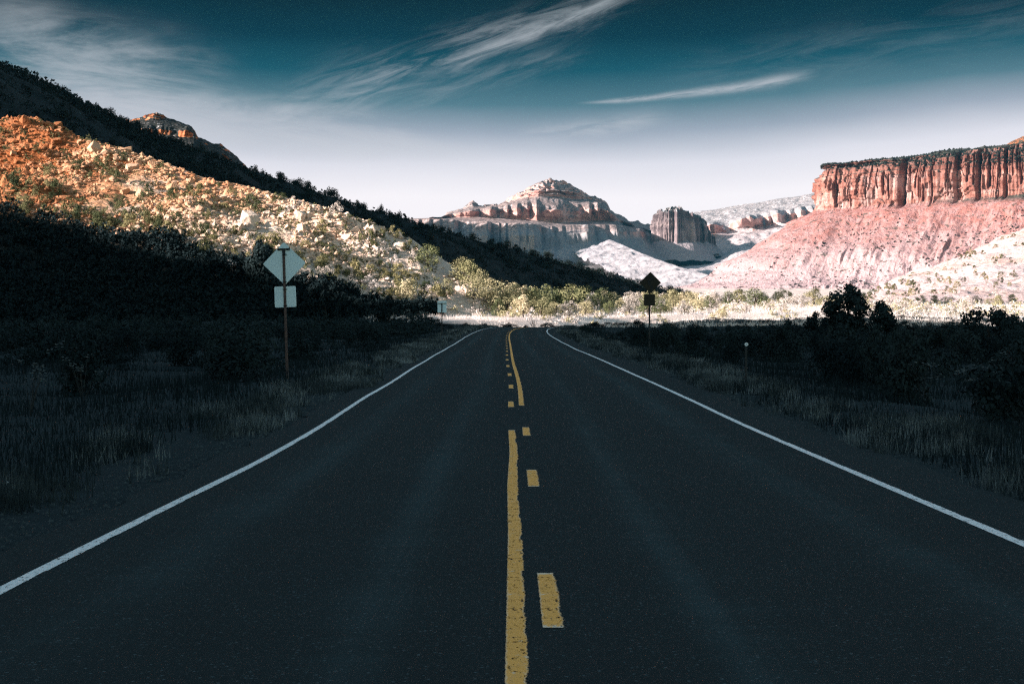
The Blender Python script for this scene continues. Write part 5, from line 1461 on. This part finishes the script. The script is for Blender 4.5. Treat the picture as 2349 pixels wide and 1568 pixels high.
def build_world():
    w = NT('World', world=True); scene.world = w.m
    d = w.n('ShaderNodeTexCoord').outputs['Generated']
    s = w.sep(d)
    sky = w.n('ShaderNodeTexSky', sky_type='NISHITA'); sky.sun_disc = False
    sky.sun_elevation = EL; sky.sun_rotation = math.atan2(SUN[0], SUN[1]); sky.air_density = 1.0; sky.dust_density = 0.6; sky.ozone_density = 2.0
    hor = w.math('SQRT', w.add(w.mul(s[0], s[0]), w.mul(s[1], s[1])))
    el = w.math('DIVIDE', s[2], w.math('MAXIMUM', hor, 0.01))          # tangent of the elevation
    az = w.math('DIVIDE', s[0], w.math('MAXIMUM', s[1], 0.02))          # tangent of the bearing
    # deep polarised band over a pale horizon; the band sits higher towards the right
    wob = w.noise(w.comb(w.mul(az, 3.0), w.mul(el, 9.0), 0.0), 2.0, 4)
    e2 = w.add(el, w.mul(w.sub(wob, 0.5), 0.010))
    e2 = w.sub(e2, w.mul(w.step(az, 0.05, 0.24), 0.012))
    e2 = w.sub(e2, w.mul(w.step(az, -0.08, -0.24), 0.012))
    g = w.math('DIVIDE', e2, 0.20)
    k = 10.0 / G
    def c(r, gg, b): return (r, gg, b)
    band = w.ramp(g, [(0.0, c(1.16, 1.09, 1.12)), (0.27, c(1.15, 1.08, 1.11)), (0.34, c(.90, .875, .95)), (0.405, c(.40, .45, .54)), (0.465, c(.10, .21, .265)), (0.53, c(.008, .085, .125)), (0.60, c(.0, .026, .046)), (0.70, c(.0, .003, .006)), (0.80, c(.0, .001, .002)), (1.0, c(.0, .002, .004))])
    # cirrus
    def rot(a0, b0, a1, b1):
        L = math.hypot(a1 - a0, b1 - b0); ux, uy = (a1 - a0) / L, (b1 - b0) / L
        da, db = w.sub(az, a0), w.sub(el, b0)
        al = w.add(w.mul(da, ux / L), w.mul(db, uy / L)); ac = w.sub(w.mul(db, ux), w.mul(da, uy))
        return al, ac, L
    def ab(X, Y): return (X - X0) / F, (Y0 - Y) / F
    def streak(p0, p1, wid, k_fine, seed, gain, lo=0.35, hi=0.7, t0=-0.05, t1=1.05, bend=0.0, soft=.25, wtaper=None):
        al, ac, L = rot(*ab(*p0), *ab(*p1))
        if bend: ac = w.sub(ac, w.mul(w.mul(al, w.sub(1.0, al)), bend))
        n1 = w.noise(w.comb(w.mul(al, L * 10 * k_fine), w.mul(ac, 65 * k_fine), seed), 3.0, 8, 0.68, 0.9)
        n2 = w.noise(w.comb(w.mul(al, L * 16), w.mul(ac, 30), seed + 4), 1.5, 3)
        acw = w.add(ac, w.mul(w.sub(n2, 0.5), wid * 1.6))
        ww = wid
        if wtaper: ww = w.math('MAXIMUM', w.add(wid * wtaper[0], w.mul(al, wid * (wtaper[1] - wtaper[0]))), 1e-4)
        r = w.math('DIVIDE', acw, ww)
        prof = w.math('EXPONENT', w.mul(w.mul(r, r), -1.0))
        ends = w.mul(w.step(al, t0, t0 + soft), w.step(al, t1 - soft, t1, 1.0, 0.0))
        return w.mul(w.mul(prof, ends), w.mul(w.step(n1, lo, hi), gain))
    cl = [
        streak((720, 235), (1440, -15), 0.0066, 1.0, 3.0, 0.44, .38, .70, -.20, 1.25, 0.0, .45, (1.5, .8)),
        streak((960, 172), (1440, -12), 0.0022, 1.0, 5.0, 0.60, .25, .65, -.1, 1.2, -0.004, .4),
        streak((900, 245), (1350, 110), 0.0050, 1.0, 9.0, 0.22, .35, .75, -.1, 1.1, 0, .4),
        streak((1310, 238), (1885, 172), 0.0013, 1.3, 12.0, 0.70, .22, .60, 0.0, 1.0, -0.0065, .22, (.35, 1.9)),
        streak((1190, 318), (1530, 270), 0.0036, 1.0, 15.0, 0.42, .28, .62, -.1, 1.1, 0, .4),
        streak((-60, 150), (560, 215), 0.0165, .24, 20.0, 0.56, .36, .66, -.5, 1.1, 0.004, .5, (1.5, .6)),
        streak((-60, 60), (200, 62), 0.0080, .3, 23.0, 0.34, .30, .65, -.2, 1.0, 0, .5),
        streak((200, 235), (900, 272), 0.0070, .42, 27.0, 0.46, .33, .66, -.3, 1.05, 0, .4),
        streak((120, 255), (1180, 368), 0.0100, .26, 31.0, 0.60, .28, .62, -.2, 1.1, 0.002, .4, (1.1, .7)),
        streak((200, 130), (560, 165), 0.0070, .4, 36.0, 0.24, .38, .70, -.2, 1.1, 0, .5),
        streak((1500, 205), (2349, 60), 0.0110, .6, 41.0, 0.10, .35, .7, -.1, 1.3, 0, .4),
    ]
    tot = cl[0]
    for x in cl[1:]: tot = w.sub(1.0, w.mul(w.sub(1.0, tot), w.sub(1.0, x)))
    cloudc = w.ramp(g, [(0.2, (.93, .90, .93)), (0.45, (.66, .66, .71)), (0.7, (.50, .54, .57)), (1.0, (.46, .50, .52))])
    def bg(c, m=None):
        if m: c = w.mix(1.0, c, m, 'MULTIPLY')
        nd = w.n('ShaderNodeBackground'); w.put(nd.inputs[0], c); nd.inputs[1].default_value = 0.1; return nd.outputs[0]
    def mixs(f, x, y):
        nd = w.n('ShaderNodeMixShader'); w.put(nd.inputs[0], f); w.t.links.new(x, nd.inputs[1]); w.t.links.new(y, nd.inputs[2]); return nd.outputs[0]
    near = w.mul(w.mul(w.step(w.math('ABSOLUTE', az), 0.30, 0.5, 1.0, 0.0), w.step(el, 0.19, 0.26, 1.0, 0.0)), w.step(s[1], 0.2, 0.3))
    front = w.mul(w.step(s[1], -0.25, 0.35), w.step(el, 0.20, 0.50, 1.0, 0.0))
    sh = mixs(near, bg(band, (k, k, k)), bg(w.mix(tot, band, cloudc), (k, k, k)))
    sh = mixs(front, bg(sky.outputs[0], AMB), sh)
    o = w.n('ShaderNodeOutputWorld'); w.t.links.new(sh, o.inputs[0])
    w.m.cycles.sampling_method = 'NONE'
AMB = (0.92, 0.86, 0.65)
build_world()

def build_haze():
    bm = bmesh.new(); bm_box(bm, 300, 4100, 347, 6400, 10600, 700)
    m = bpy.data.materials.new('haze'); m.use_nodes = True; t = m.node_tree; t.nodes.clear()
    v = t.nodes.new('ShaderNodeVolumePrincipled'); o = t.nodes.new('ShaderNodeOutputMaterial')
    v.inputs['Color'].default_value = (0.027, 0.142, 0.225, 1); v.inputs['Density'].default_value = HAZE; v.inputs['Anisotropy'].default_value = 0.0
    t.links.new(v.outputs[0], o.inputs['Volume'])
    tag(link('haze', bm_mesh('haze', bm, m)), kind='stuff', label='thin blue haze lying in the valley air', cat='haze')
HAZE = 2.3e-5
build_haze()

cam = bpy.data.cameras.new('camera'); cam.sensor_width = 36; cam.lens = 36 * F / 2349.0
cam.clip_start = 0.1; cam.clip_end = 30000
cam.shift_y = -(784 - Y0) / 2349.0
co = bpy.data.objects.new('camera', cam); COL.objects.link(co)
co.location = (0, 0, CAM_H); co.rotation_euler = (math.pi / 2, 0, 0)
scene.camera = co

scene.view_settings.view_transform = 'Standard'; scene.view_settings.look = 'None'
scene.view_settings.gamma = 1.0; scene.view_settings.exposure = EXPO
c = scene.cycles
c.filter_width = 1.25
c.use_denoising = False
try: c.denoiser = 'OPENIMAGEDENOISE'; c.denoising_input_passes = 'RGB_ALBEDO_NORMAL'; c.denoising_prefilter = 'ACCURATE'
except Exception: pass
c.max_bounces = 4; c.diffuse_bounces = 2; c.glossy_bounces = 2; c.transmission_bounces = 2; c.volume_bounces = 0; c.transparent_max_bounces = 4
c.sample_clamp_indirect = 0.6; c.sample_clamp_direct = 0.6
